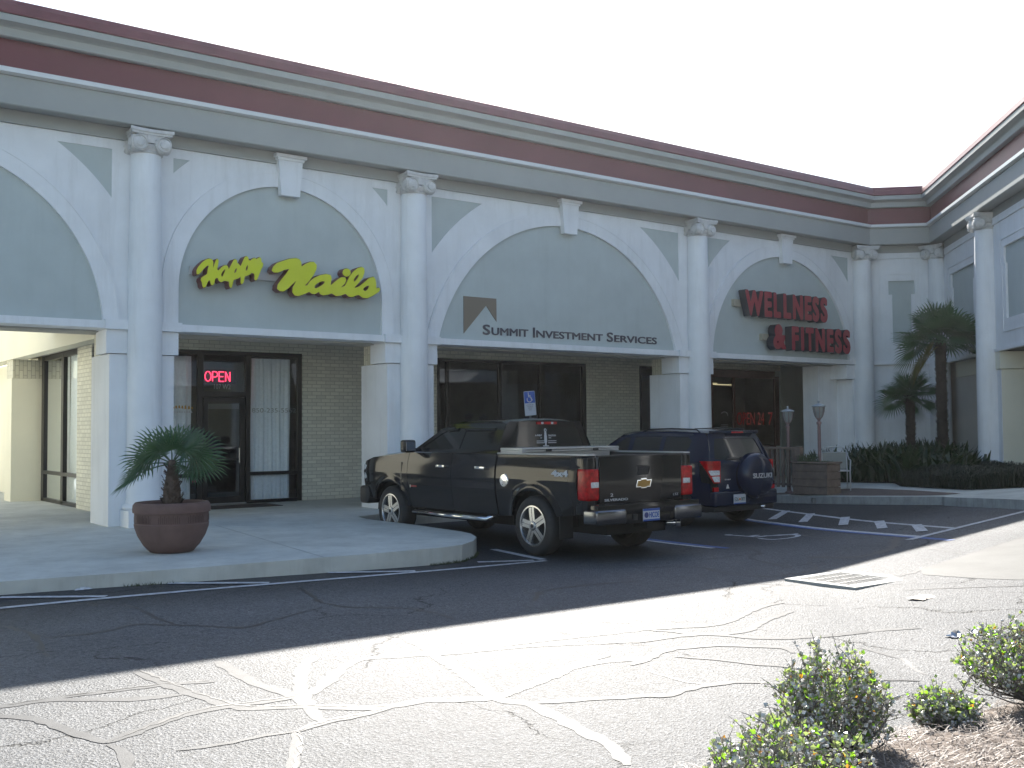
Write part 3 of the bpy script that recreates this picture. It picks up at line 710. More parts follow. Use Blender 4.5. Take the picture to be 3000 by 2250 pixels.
# shopfront wall at the back of the arcade -----------------------------------
Yb = 20.1
def yrect(m2, x0, x1, z0, z1, y=Yb, t=.25): m2.box(x0, x1, y, y+t, z0, z1)
m2 = MB()
yrect(m2, 5.5, 5.95, 0, 3.5); yrect(m2, 5.95, 9.71, 3.18, 3.5); yrect(m2, 9.71, 13.02, 0, 3.5); yrect(m2, 13.02, 17.5, 3.21, 3.5)
yrect(m2, 17.5, 19.32, 0, 3.5); yrect(m2, 19.32, 22.05, 3.21, 3.5); yrect(m2, 22.05, 25.05, 3.22, 3.5)
m2.box(5.5, 5.75, Yb+.25, 21.05, 0, 3.5)
B('brick_wall', m2, M_brick)
m2 = MB(); yrect(m2, 25.05, 27.25, 0, 3.5); yrect(m2, 28.6, 31, 0, 3.5); yrect(m2, 27.25, 28.6, 2.6, 3.5); B('plain_wall', m2, M_panel)
m2 = MB(); m2.box(27.25, 28.6, Yb+.3, Yb+.4, 0, 2.6); B('dark_doorway', m2, M_room)
def frame(name, bars, m=M_frame, y0=Yb+.02, y1=Yb+.10, par=Bd):
    m2 = MB()
    for b_ in bars: m2.box(b_[0], b_[1], y0, y1, b_[2], b_[3])
    return obj(name, m2, m, par, world=True)
def pane(par, x0, x1, z0, z1, y=Yb+.06, m=None):
    m2 = MB(); m2.add([(x0, y, z0), (x1, y, z0), (x1, y, z1), (x0, y, z1)], [(0, 1, 2, 3)]); return obj('pane', m2, m or M_glass, par, world=True)
# bay 1: nail shop
f = frame('shop_window', [(5.95, 6.03, .15, 3.18), (7.50, 7.60, .15, 3.18), (6.03, 7.50, 3.09, 3.18), (6.03, 7.50, .15, .21), (6.03, 7.50, .70, .77)])
pane(f, 6.03, 7.50, .21, .70); pane(f, 6.03, 7.50, .77, 3.09)
f = frame('shop_window', [(8.49, 8.58, .15, 3.18), (9.62, 9.71, .15, 3.18), (8.58, 9.62, 3.09, 3.18), (8.58, 9.62, .15, .21), (8.58, 9.62, .70, .77)])
pane(f, 8.58, 9.62, .21, .70); pane(f, 8.58, 9.62, .77, 3.09)
f = frame('transom_window', [(7.60, 8.49, 2.27, 2.37), (7.60, 8.49, 3.09, 3.18), (7.60, 7.615, 2.37, 3.09)]); pane(f, 7.60, 8.49, 2.37, 3.09, m=M_dglass)
f = frame('door', [(7.62, 7.71, .17, 2.25), (8.38, 8.47, .17, 2.25), (7.71, 8.38, 2.15, 2.25), (7.71, 8.38, .17, .30), (7.71, 8.38, 1.02, 1.05)], y0=Yb+.03, y1=Yb+.08)
pane(f, 7.71, 8.38, .30, 2.15, m=M_dglass)
m2 = MB(); m2.tube([(8.33, Yb-.0, .95), (8.33, Yb-.04, .97), (8.33, Yb-.04, 1.25), (8.33, Yb-.0, 1.27)], .013); obj('handle', m2, mat('chrome_pull', (.5, .5, .5), rough=.2, metal=1), f, world=True)
m2 = MB(); m2.box(7.6, 8.49, Yb-.01, Yb+.14, .15, .175); obj('threshold', m2, mat('aluminium_sill', (.45, .46, .47), rough=.35, metal=.8), f, world=True)
m2 = MB(); m2.box(7.72, 8.37, Yb+.075, Yb+.079, 2.03, 2.13); obj('door_header_strip', m2, mat('pale_strip', (.35, .38, .36), rough=.6), f, world=True)
# bay 2: dark glazed front
f = frame('shop_window', [(13.02, 13.12, .15, 3.21), (14.78, 14.86, .15, 3.21), (17.40, 17.5, .15, 3.21), (13.12, 17.40, 3.13, 3.21), (13.12, 17.40, .15, .25), (16.0, 16.07, .25, 3.13), (13.30, 13.37, .25, 3.13)])
pane(f, 13.12, 14.78, .25, 3.13, m=M_dglass); pane(f, 14.86, 17.4, .25, 3.13, m=M_dglass)
f = frame('shop_window', [(19.32, 19.42, .15, 3.21), (21.95, 22.05, .15, 3.21), (19.42, 21.95, 3.13, 3.21), (20.6, 20.68, .15, 3.13)])
pane(f, 19.42, 21.95, .25, 3.13, m=M_dglass)
# bay 3: gym front with brown timber frame
f = frame('gym_window', [(22.05, 22.15, .15, 3.2), (24.82, 25.0, 1.02, 3.05), (22.15, 24.82, 2.98, 3.2), (22.15, 24.82, .95, 1.05), (22.15, 24.82, .15, .95), (23.02, 23.07, 1.05, 2.98)], M_woodfr)
pane(f, 22.15, 24.82, 1.05, 2.98, m=M_dglass)
# dark rooms behind the glass
m2 = MB()
for x0, x1 in ((5.75, 13.0), (13.05, 21.98), (22.02, 28)):
    m2.box(x0, x1, 24.0, 24.2, 0, 3.6); m2.box(x0-.02, x0, Yb+.26, 24, 0, 3.6); m2.box(x1, x1+.02, Yb+.26, 24, 0, 3.6); m2.box(x0, x1, Yb+.26, 24, 3.5, 3.6); m2.box(x0, x1, Yb+.26, 24, .05, .148)
B('shop_interior', m2, M_room)
M_tubeL = mat('lit_tube', (.9, .85, .5), emit=(1, .85, .45), estr=.4)
for i, (x, y, l) in enumerate(((22.9, 21.2, .55), (23.75, 21.6, .35), (23.2, 22.4, .4), (24.9, 22.2, .8), (23.6, 23.2, .4))):
    m2 = MB(); m2.box(x-l/2, x+l/2, y-.05, y+.05, 2.93-.05*(i % 2), 2.95-.05*(i % 2))
    tag(obj('ceiling_light', m2, M_tubeL), ['small lit ceiling tube nearest the glass inside the gym', 'second lit ceiling tube, right of the nearest one in the gym', 'short lit tube deeper inside the gym, left side', 'long lit ceiling tube at the right inside the gym', 'deepest lit ceiling tube inside the gym'][i], 'ceiling light', 'lit ceiling tubes in the gym')

# side shop window beside the passage on the left ------------------------------
Xs = 5.53
m2 = MB(); m2.box(Xs, Xs+.2, 20.1, 21.05, 0, 3.35); B('side_brick_wall', m2, M_brick)
m2 = MB()
for (y0, y1, z0, z1) in ((21.05, 21.15, .15, 3.2), (22.25, 22.42, .15, 3.2), (23.80, 24.0, .15, 3.2), (21.05, 24.0, 3.1, 3.2), (21.05, 24.0, .15, .22), (21.05, 24.0, .72, .79)):
    m2.box(Xs+.02+.001*z0, Xs+.10+.001*y0*.1, y0, y1, z0, z1)
f = B('side_window', m2, M_frame)
for (y0, y1) in ((21.15, 22.25), (22.42, 23.8)):
    m2 = MB(); m2.add([(Xs+.06, y0, .2), (Xs+.06, y1, .2), (Xs+.06, y1, 3.15), (Xs+.06, y0, 3.15)], [(0, 1, 2, 3)]); obj('pane', m2, M_glass, f, world=True)
m2 = MB(); m2.box(4.96, 5.75, 24.0, 24.6, 0, 2.73); p = B('passage_pier', m2, M_cream)
m2 = MB(); m2.box(4.98, 5.73, 24.015, 24.58, 2.735, 3.128); obj('brick_band', m2, M_soldier, p, world=True)
m2 = MB(); m2.box(4.95, 5.2, 20.57, 30, 3.13, 6.8); m2.box(4.95, 5.2, 17.66, 20.57, 3.13, 3.455); B('side_fascia', m2, M_cream)
m2 = MB(); m2.box(5.2, 5.52, 17.7, 30, 3.20, 3.3); B('side_soffit', m2, M_ceil)
m2 = MB(); m2.box(5.6, 5.9, 24.6, 30, 0, 3.2); B('passage_wall', m2, M_cream)
m2 = MB(); m2.box(-14, -4.5, 21.5, 40, 0, 7.5); m2.box(-4.5, 5.6, 39.6, 40, 0, 3.5); B('bounce_and_end_wall', m2, M_cream)  # left block added out of view to bounce sunlight into the passage

# ============================================================ curtains
def curtain(x0, x1, z0, z1, y, lab, axis='x', fold=13.):
    m2 = MB(); n_ = int((x1-x0)*60); ph = random.uniform(0, 6)
    def fn(u, v):
        x = x0+(x1-x0)*u
        z = z0+(z1-z0)*v
        a = .022*math.sin(x*fold*2.6+ph+.5*math.sin(x*5))+.014*math.sin(x*fold*5.3+1.3*ph); a *= (.6+.5*(1-v))
        return (x+.01*math.sin(v*5+x*9), y+a, z) if axis == 'x' else (y+a, x, z)
    m2.grid(fn, n_, 10)
    return tag(obj('curtain', m2, M_curt, smooth=True), lab, 'curtain', 'sheer curtains behind the shop windows')
curtain(6.0, 7.42, .2, 3.06, Yb+.16, 'sheer white curtain left of the nail shop door')
curtain(8.66, 9.50, .2, 3.06, Yb+.16, 'sheer white curtain right of the nail shop door')
curtain(21.1, 22.3, .2, 3.12, Xs+.17, 'pale blind behind the near pane of the side window by the passage', 'y', 9)
curtain(22.4, 23.9, .2, 3.12, Xs+.17, 'pale blind behind the far pane of the side window by the passage', 'y', 9)

# ============================================================ signs
HAPPY=[[[(6.098,4.166),(6.125,4.222),(6.185,4.293),(6.246,4.347),(6.301,4.37),(6.351,4.361),(6.37,4.32),(6.366,4.254),(6.36,4.188),(6.391,4.289),(6.418,4.362),(6.441,4.378),(6.46,4.355),(6.452,4.294),(6.436,4.216),(6.441,4.19),(6.469,4.2),(6.514,4.25),(6.559,4.282),(6.599,4.285),(6.622,4.26),(6.625,4.216),(6.662,4.279),(6.696,4.348),(6.719,4.389),(6.747,4.399),(6.77,4.383),(6.77,4.344),(6.799,4.33),(6.816,4.304),(6.834,4.289),(6.862,4.352),(6.891,4.421),(6.914,4.456),(6.943,4.465),(6.967,4.445),(6.967,4.406),(7.002,4.398),(7.019,4.416),(7.049,4.441),(7.084,4.45),(7.107,4.429),(7.137,4.454),(7.166,4.471),(7.19,4.448),(7.196,4.393),(7.226,4.373),(7.22,4.327),(7.184,4.257),(7.149,4.165),(7.12,4.096),(7.096,4.077),(7.073,4.097),(7.079,4.148),(7.067,4.192),(7.02,4.199),(6.985,4.163),(6.938,4.142),(6.904,4.134),(6.895,4.078),(6.878,4.021),(6.852,3.999),(6.835,4.024),(6.84,4.085),(6.828,4.128),(6.811,4.099),(6.754,4.072),(6.714,4.058),(6.699,3.997),(6.68,3.929),(6.663,3.923),(6.642,3.959),(6.637,4.025),(6.606,4.028),(6.56,4.032),(6.526,4.016),(6.498,4.003),(6.464,4.028),(6.445,4.07),(6.425,4.068),(6.4,4.045),(6.386,3.973),(6.364,3.944),(6.336,3.95),(6.325,3.99),(6.319,4.022),(6.291,4.014),(6.269,3.964),(6.242,3.902),(6.214,3.895),(6.194,3.921),(6.186,3.979),(6.168,4.01),(6.175,4.049),(6.225,4.085),(6.269,4.116),(6.279,4.192),(6.301,4.259),(6.268,4.251),(6.213,4.198),(6.164,4.134),(6.125,4.099),(6.101,4.107)],[(6.509,4.086),(6.503,4.135),(6.531,4.186),(6.565,4.222),(6.573,4.206),(6.549,4.149),(6.526,4.098)],[(6.719,4.174),(6.736,4.225),(6.762,4.261),(6.771,4.245),(6.756,4.194),(6.736,4.17)],[(6.917,4.224),(6.926,4.28),(6.95,4.326),(6.961,4.311),(6.956,4.26),(6.938,4.228)]],[[(7.381,4.267),(7.403,4.332),(7.478,4.402),(7.58,4.446),(7.7,4.493),(7.82,4.512),(7.881,4.498),(7.916,4.448),(7.916,4.376),(7.994,4.431),(8.082,4.474),(8.152,4.477),(8.2,4.433),(8.197,4.359),(8.143,4.25),(8.047,4.129),(7.968,4.051),(8.029,4.071),(8.082,4.148),(8.17,4.211),(8.276,4.264),(8.384,4.289),(8.465,4.279),(8.486,4.228),(8.474,4.162),(8.465,4.096),(8.528,4.15),(8.619,4.222),(8.674,4.256),(8.747,4.262),(8.769,4.218),(8.738,4.149),(8.646,4.063),(8.747,4.117),(8.784,4.186),(8.83,4.28),(8.913,4.378),(8.997,4.443),(9.072,4.471),(9.123,4.454),(9.132,4.388),(9.1,4.294),(9.016,4.187),(8.913,4.08),(9.025,4.121),(9.138,4.213),(9.232,4.291),(9.318,4.314),(9.352,4.272),(9.365,4.18),(9.369,4.11),(9.423,4.129),(9.451,4.102),(9.422,4.058),(9.307,3.983),(9.193,3.925),(9.099,3.927),(9.024,3.971),(8.968,3.959),(8.894,3.926),(8.82,3.927),(8.756,3.977),(8.673,3.939),(8.573,3.92),(8.492,3.964),(8.419,3.937),(8.33,3.915),(8.267,3.935),(8.25,3.974),(8.17,3.928),(8.117,3.928),(8.064,3.961),(7.994,3.924),(7.872,3.875),(7.795,3.878),(7.752,3.931),(7.76,4.011),(7.803,4.094),(7.846,4.154),(7.769,4.084),(7.683,3.998),(7.598,3.933),(7.53,3.931),(7.476,3.967),(7.487,4.039),(7.546,4.122),(7.631,4.224),(7.7,4.325),(7.597,4.293),(7.496,4.242),(7.42,4.235)],[(8.156,4.032),(8.17,4.082),(8.232,4.13),(8.312,4.161),(8.362,4.157),(8.33,4.11),(8.25,4.055),(8.188,4.027)],[(8.913,4.196),(8.922,4.246),(8.969,4.308),(9.016,4.337),(9.016,4.303),(8.969,4.233),(8.932,4.2)],[(9.1,4.08),(9.137,4.121),(9.194,4.15),(9.228,4.15),(9.203,4.092),(9.16,4.051),(9.118,4.053)]],[[(8.856,4.354),(8.85,4.326),(8.833,4.303),(8.808,4.285),(8.778,4.278),(8.749,4.281),(8.724,4.294),(8.707,4.315),(8.701,4.341),(8.707,4.368),(8.724,4.392),(8.749,4.409),(8.778,4.417),(8.808,4.414),(8.833,4.401),(8.85,4.38)]]]
F_HN = U(*[SUB(F_poly(g[0]), *[F_poly(h) for h in g[1:]]) for g in HAPPY])
M_yel = mat('yellow_sign_face', (.62, .66, .012), rough=.45, var=.05, vscale=2)
M_dkred = mat('dark_red_return', (.14, .04, .035), rough=.5)
M_race = mat('white_raceway', (.50, .50, .50), rough=.5)
S1 = thing('script_sign', 'yellow script letter sign reading Happy Nails on the left arch', 'sign', (7.75, Yf+.05, 4.2))
m2 = MB(); sheet(m2, ms(INS(F_HN, -.009), 6.0, 9.6, 3.85, 4.55, .012), lambda u, v, d: (u, Yf-.06-d, v), .17); obj('letter_body', m2, M_dkred, S1, world=True)
m2 = MB(); sheet(m2, ms(F_HN, 6.0, 9.6, 3.85, 4.55, .012), lambda u, v, d: (u, Yf-.25+d, v), .018); 
obj('letter_face', m2, M_yel, S1, world=True)
m2 = MB(); m2.box(6.08, 9.48, Yf-.02, Yf+.058, 4.13, 4.26); obj('raceway', m2, M_race, S1, world=True)
# painted summit sign
M_brn = mat('brown_sign_paint', (.20, .165, .125), rough=.7); M_txt = mat('dark_sign_paint', (.075, .068, .085), rough=.7)
S2_ = thing('painted_sign', 'brown mountain mark and dark lettering reading Summit Investment Services', 'sign', (14, Yf+.055, 3.5))
m2 = MB(); m2.prism([(11.45, Yf+.058, 4.15), (12.23, Yf+.058, 4.15), (12.23, Yf+.058, 3.70), (11.98, Yf+.058, 4.0), (11.45, Yf+.058, 3.43)], (0, -.012, 0)); obj('mountain_mark', m2, M_brn, S2_, world=True)
m2 = MB(); y = Yf+.056
x = 11.90
for big, rest, w_end in (('S', 'UMMIT', 13.02), ('I', 'NVESTMENT', 15.02), ('S', 'ERVICES', 16.62)):
    bw = .175 if big == 'S' else .05
    put_text(m2, big, face_M(x, y, 3.425), w=bw, h=.205, extr=.012, bold=.018)
    put_text(m2, rest, face_M(x+bw+.035, y, 3.43), w=w_end-(x+bw+.035), h=.15, extr=.012, bold=.018)
    x = w_end+.12
obj('lettering', m2, M_txt, S2_, world=True)
# red block letters
M_redf = mat('red_sign_face', (.30, .03, .045), rough=.4, emit=(.6, .02, .05), estr=.0); M_navy = mat('navy_return', (.02, .022, .035), rough=.5)
S3_ = thing('block_letter_sign', 'red block letter sign reading Wellness & Fitness on the right arch', 'sign', (21.1, Yf+.05, 4.1))
body = MB(); face = MB()
for txt, xa, xb, zb, h in (('W', 19.24, 19.87, 4.21, .60), ('E', 19.92, 20.19, 4.21, .60), ('L', 20.26, 20.52, 4.21, .60), ('L', 20.62, 20.90, 4.21, .60), ('N', 20.98, 21.36, 4.21, .60), ('E', 21.44, 21.70, 4.21, .60), ('S', 21.74, 22.0, 4.19, .63), ('S', 22.06, 22.34, 4.19, .63),
                       ('&', 20.22, 20.68, 3.45, .60), ('F', 20.92, 21.18, 3.45, .58), ('I', 21.27, 21.38, 3.45, .58), ('T', 21.46, 21.76, 3.45, .58), ('N', 21.84, 22.2, 3.45, .58), ('E', 22.3, 22.56, 3.45, .58), ('S', 22.62, 22.90, 3.43, .62), ('S', 22.96, 23.26, 3.43, .62)):
    put_text(body, txt, face_M(xa-.008, Yf-.05, zb-.008), w=xb-xa+.016, h=h+.016, extr=.20, bold=.045)
    put_text(face, txt, face_M(xa, Yf-.245, zb), w=xb-xa, h=h, extr=.012, bold=.05)
obj('letter_body', body, M_navy, S3_, world=True); obj('letter_face', face, M_redf, S3_, world=True)
m2 = MB(); m2.box(19.10, 22.3, Yf-.03, Yf+.058, 4.44, 4.60); m2.box(20.08, 23.1, Yf-.03, Yf+.058, 3.68, 3.83)
obj('raceway', m2, mat('beige_raceway', (.40, .37, .29), rough=.6), S3_, world=True)
# neon OPEN
M_neon = mat('neon_red', (1, .1, .15), emit=(1., .03, .08), estr=2.6)
NE = thing('neon_sign', 'glowing red neon OPEN sign above the nail shop door', 'neon sign', (8.02, Yb+.2, 2.67))
m2 = MB()
def neon(pts, ox, w=.12, h=.19, oz=2.58):
    q_ = [(ox+u*w, Yb+.16, oz+v*h) for u, v in pts]
    if len(q_) > 6: m2.tube(q_, .0085, n=6)
    else:
        for a_, b_ in zip(q_, q_[1:]): m2.tube([a_, b_], .0085, n=6)
c_ = lambda cx, cz, rx, rz_, a0, a1, n=14: [(cx+rx*math.cos(R(a0+(a1-a0)*i/n)), cz+rz_*math.sin(R(a0+(a1-a0)*i/n))) for i in range(n+1)]
neon(c_(.5, .5, .5, .5, 95, 445, 22), 7.70)
neon([(0.05, 0), (.05, 1)], 7.845); neon([(.05, 1), (.5, 1)] + c_(.5, .72, .42, .28, 90, -90, 10)[1:] + [(.05, .44)], 7.845)
neon([(.9, 1), (.05, 1), (.05, 0), (.9, 0)], 7.98); neon([(.05, .5), (.75, .5)], 7.98)
neon([(0.05, 0), (.05, 1), (.8, 0), (.8, 1)], 8.115)
obj('tube_letters', m2, M_neon, NE, world=True)
NE.location.x -= .0
m2 = MB(); m2.box(7.70, 8.34, Yb+.19, Yb+.20, 2.53, 2.82); obj('backing', m2, M_frame, NE, world=True)
M_let = mat('pale_vinyl', (.35, .38, .38), rough=.5); M_letred = mat('glowing_red_vinyl', (.22, .03, .025), rough=.5, emit=(.5, .05, .03), estr=.03)  # red letters given a faint glow though they are no lamp
m2 = MB(); put_text(m2, '107 W2', face_M(7.84, Yb+.05, 2.42), w=.34, h=.10, extr=.002, bold=.01); tag(obj('door_number', m2, M_let), 'pale street number 107 W2 on the glass above the door', 'lettering')
m2 = MB(); put_text(m2, '850-235-5562', face_M(8.63, Yb+.05, 1.96), w=.96, h=.09, extr=.002); tag(obj('phone_number', m2, M_let), 'faint phone number lettering on the right nail shop window', 'lettering')
m2 = MB(); put_text(m2, 'OPEN 24', face_M(23.16, Yb+.05, 1.64), w=1.18, h=.36, extr=.002, bold=.0); o7 = MB(); put_text(o7, '7', face_M(24.52, Yb+.05, 1.64), w=.2, h=.36, extr=.002); tag(obj('window_numeral', o7, M_letred), 'dim red numeral 7 at the right end of the gym window', 'lettering')
tag(obj('window_lettering', m2, M_letred), 'dim red OPEN 24 lettering on the gym window', 'lettering')
m2 = MB(); m2.tube([(22.64+.14*math.cos(a), Yb+.05, 1.92+.09*math.sin(a)) for a in [R(150-i*18) for i in range(10)]], .012, n=5)
for i in range(4): m2.box(22.5-.03*i, 22.78, Yb+.045, Yb+.05, 1.64-.045*i, 1.655-.045*i)
tag(obj('window_decal', m2, M_let), 'curved pale decal with small print on the gym window', 'decal')
# stickers on the left window
for i, (x0, x1, z0, z1, c, lab) in enumerate(((7.43, 7.49, 1.09, 1.16, (.45, .03, .02), 'round red sticker beside the nail shop door'), (7.39, 7.5, .95, 1.03, (.55, .16, .05), 'red and orange card sticker beside the nail shop door'), (7.39, 7.5, .83, .93, (.10, .18, .42), 'blue, white and yellow card sticker below the red one'), (7.40, 7.48, .60, .64, (.25, .08, .10), 'small dark sticker low beside the door'))):
    m2 = MB(); 
    if i == 0: m2.lathe([(.0, 0), (.035, 0), (.035, .003), (0, .003)], c=((x0+x1)/2, Yb+.045, (z0+z1)/2), n=16, axis='y', cap=False)
    else: m2.box(x0, x1, Yb+.045, Yb+.049, z0, z1)
    o = obj('card_sticker', m2, mat('sticker_%d' % i, c, rough=.5)); tag(o, lab, 'sticker', 'stickers beside the nail shop door')
    if i == 2:
        m2 = MB(); m2.box(x0, x1, Yb+.040, Yb+.0445, z0, z0+.022); obj('yellow_stripe', m2, mat('sticker_y', (.5, .42, .05)), o)
        m2 = MB(); m2.box(x0+.004, x1-.004, Yb+.040, Yb+.0445, z0+.028, z0+.072); obj('white_panel', m2, mat('sticker_w', (.55, .57, .6)), o)
m2 = MB()
for i, (u, h) in enumerate(((0, .03), (.05, .05), (.11, .055), (.17, .05), (.23, .055), (.30, .045), (.36, .03))):
    m2.prism([(7.02+u, Yb+.048, 2.035+.02*math.sin(i)), (7.06+u, Yb+.048, 2.03), (7.05+u, Yb+.048, 2.04+h), (7.025+u, Yb+.048, 2.035+h)], (0, .002, 0))
tag(obj('orange_window_lettering', m2, mat('orange_vinyl', (.55, .33, .08))), 'illegible arched orange lettering on the left nail shop window', 'lettering')
m2 = MB()
for i in range(9): m2.prism([(7.0+i*.047, Yb+.048, 1.95), (7.035+i*.047, Yb+.048, 1.95), (7.03+i*.047-.012*(i % 3), Yb+.048, 1.995), (7.01+i*.047, Yb+.048, 2.0)], (0, .002, 0))
tag(obj('white_window_lettering', m2, mat('white_vinyl', (.6, .62, .65))), 'illegible white lettering under the orange one on the left window', 'lettering')
m2 = MB(); m2.rbox(7.35, 8.75, 18.95, 19.7, .152, .165, .005); tag(obj('door_mat', m2, mat('brown_mat', (.06, .045, .04), rough=.95, bump=.5)), 'dark brown mat in front of the nail shop door', 'door mat')

# ============================================================ vehicles
M_blk = mat('black_car_paint', (.013, .013, .0145), rough=.09, spec=.33)
M_navp = mat('navy_car_paint', (.008, .013, .036), rough=.11, spec=.42)
M_tint = mat('tinted_glass', (.014, .016, .017), rough=.05, spec=.35)
M_tyre = mat('tyre_rubber', (.022, .022, .023), rough=.75, var=.2, vscale=20)
M_alloy = mat('alloy_rim', (.50, .51, .52), rough=.25, metal=.85)
M_chrome = mat('chrome', (.62, .63, .65), rough=.08, metal=1.)
M_bump = mat('dull_chrome', (.15, .16, .18), rough=.16, metal=1.)
M_plast = mat('black_plastic', (.02, .02, .022), rough=.55)
M_under = mat('dark_underbody', (.012, .012, .012), rough=.9)
M_tail = mat('red_tail_lens', (.38, .005, .008), rough=.2, spec=.3, var=.45, vscale=18)
M_clear = mat('clear_lens', (.55, .57, .60), rough=.12, coat=1., var=.3, vscale=40)
M_gold = mat('gold_emblem', (.30, .19, .06), rough=.3, metal=.6)
M_alu = mat('tread_plate', (.52, .54, .56), rough=.28, metal=.9, bump=.5, bscale=55)
M_whitev = mat('white_letter', (.45, .47, .50), rough=.5)
M_bluev = mat('plate_blue', (.03, .09, .36), rough=.5)
M_platew = mat('plate_white', (.50, .54, .60), rough=.5)

def tyre_mb(r, w):
    m2 = MB(); a = r*.66
    m2.lathe([(a, -w/2+.02), (a+.02, -w/2), (r*.86, -w/2-.006), (r*.95, -w/2+.012), (r, -w/2+.045), (r+.002, -w/6), (r+.002, w/6), (r, w/2-.045), (r*.95, w/2-.012), (r*.86, w/2+.006), (a+.02, w/2), (a, w/2-.02)], n=56, axis='x', cap=False)
    return m2
def rim_mb(r, w, kind):
    a = r*.665; m2 = MB()
    x0 = -w/2
    m2.lathe([(a+.002, x0+.012), (a+.008, x0-.002), (a-.012, x0-.004), (a-.022, x0+.02), (a-.03, x0+.10), (a-.035, w/2-.02)], n=56, axis='x', cap=False)
    m2.lathe([(.0, x0-.012), (.045, x0-.012), (.062, x0-.004), (.07, x0+.02), (.07, x0+.06)], n=28, axis='x', cap=False)
    for k in range(5):
        T = Matrix.Rotation(2*PI*k/5+.03, 4, 'X')
        hw = .052 if kind == 'truck' else .03
        for s_ in (-1, 1):
            y0, y1 = (.006, hw) if kind == 'truck' else (.004, hw)
            ys = sorted((s_*y0, s_*y1))
            m2.add([T @ Vector(p) for p in [(x0+.004, ys[0], .05), (x0+.004, ys[1], .05), (x0+.012, ys[1]*1.1, a-.012), (x0+.012, ys[0], a-.012),
                (x0+.05, ys[0], .05), (x0+.05, ys[1], .05), (x0+.05, ys[1]*1.1, a-.012), (x0+.05, ys[0], a-.012)]], [(0, 1, 2, 3), (0, 4, 5, 1), (1, 5, 6, 2), (3, 2, 6, 7), (0, 3, 7, 4)])
        m2.add([T @ Vector(p) for p in [(x0+.016, -.008, .05), (x0+.016, .008, .05), (x0+.022, .008, a-.015), (x0+.022, -.008, a-.015)]], [(0, 1, 2, 3)])
    return m2
def wheel(par, x, y, z, r, w, kind, left):
    t = obj('wheel', tyre_mb(r, w), M_tyre, par, auto=35); t.location = (x, y, z); t.rotation_euler = (R(-11) if kind == 'truck' else R(20), 0, 0 if left else PI)
    rm = obj('rim', rim_mb(r, w, kind), M_alloy, t, auto=30)
    m2 = MB(); m2.lathe([(.0, -w/2+.09), (r*.62, -w/2+.09), (r*.62, -w/2+.10)], n=32, axis='x', cap=False); obj('brake_disc', m2, M_under, t)
    m2 = MB(); m2.lathe([(.0, -w/2-.016), (.028, -w/2-.015), (.03, -w/2-.01)], n=18, axis='x', cap=False); obj('centre_cap', m2, M_plast, t)

def side_panel(name, par, f, bnd, hw, m, side, cell=.028, th=.02, inset=0.):
    m2 = MB(); VF = ms(f, bnd[0], bnd[1], bnd[2], bnd[3], cell)
    V, F = VF; n = len(V)
    sheet(m2, VF, lambda u, v, d: (side*(hw(u, v)-inset-d), u, v), th)
    return obj(name, m2, m, par, auto=38)

def seam(f): return INS(f, .005)

# ---------------------------------------------------------------- pickup
TR = thing('pickup_truck', 'black crew cab pickup truck parked nose to the arcade, seen from behind', 'pickup truck', (9.58, 11.04, gz(9.6, 11)+.0), R(1.23), sc=.97)
WB = 3.645; RW = .405
def hw_t(y, z):
    w = .935 + .062*ss((z-.45)/.45) - .045*ss((z-1.12)/.28)
    w -= .05*ss((y-4.0)/.55)**2*1.0
    w -= .02*ss((-.75-y)/.4)
    for cy in (0, WB):
        r_ = math.hypot(y-cy, (z-.42)*1.0); w += .026*math.exp(-((r_-.50)/.055)**2)*(1 if z < 1.05 else 0)
    if 1.0 < z < 1.04: w += .0
    w += .008*math.exp(-((z-1.03)/.05)**2)
    return w
arch = lambda cy: (lambda X, Z: np.maximum(np.hypot(X-cy, (Z-.42))-.485, np.where(Z < .2, 1., -1.)))
def arch_sq(cy):
    return lambda X, Z: (np.abs(X-cy)**2.6+np.abs(Z-.40)**2.6)**(1/2.6)-.475
zt = lambda y: 1.36
bed = SUB(F_poly([(-1.10, .60), (-.55, .56), (.6, .50), (.80, .50), (.80, 1.365), (-1.10, 1.365)]), arch_sq(0), F_poly([(-1.2, .78), (-.925, .78), (-.90, 1.0), (-.925, 1.21), (-1.2, 1.21)]))
rdoor = F_poly([(.83, .50), (1.91, .50), (1.91, 1.365), (.83, 1.365)])
fdoor = F_poly([(1.91, .50), (3.08, .50), (3.12, .9), (3.12, 1.365), (1.91, 1.365)])
fend = SUB(F_poly([(3.08, .50), (3.3, .5), (4.42, .60), (4.52, .62), (4.56, 1.0), (4.50, 1.20), (4.2, 1.27), (3.12, 1.365), (3.12, .9)]), arch_sq(WB))
hwg = lambda y, z: .938-.018*ss((z-1.35)/.05) - max(0, z-1.38)*.44 - .04*ss((z-1.72)/.12)
green = F_poly([(.85, 1.368), (.885, 1.70), (.93, 1.80), (1.05, 1.832), (2.0, 1.835), (2.22, 1.81), (2.45, 1.73), (3.10, 1.37)])
wr = F_poly([(1.05, 1.425), (1.07, 1.68), (1.12, 1.735), (1.82, 1.745), (1.84, 1.425)]); wf = F_poly([(2.0, 1.425), (1.98, 1.745), (2.18, 1.735), (2.42, 1.66), (2.87, 1.425)])
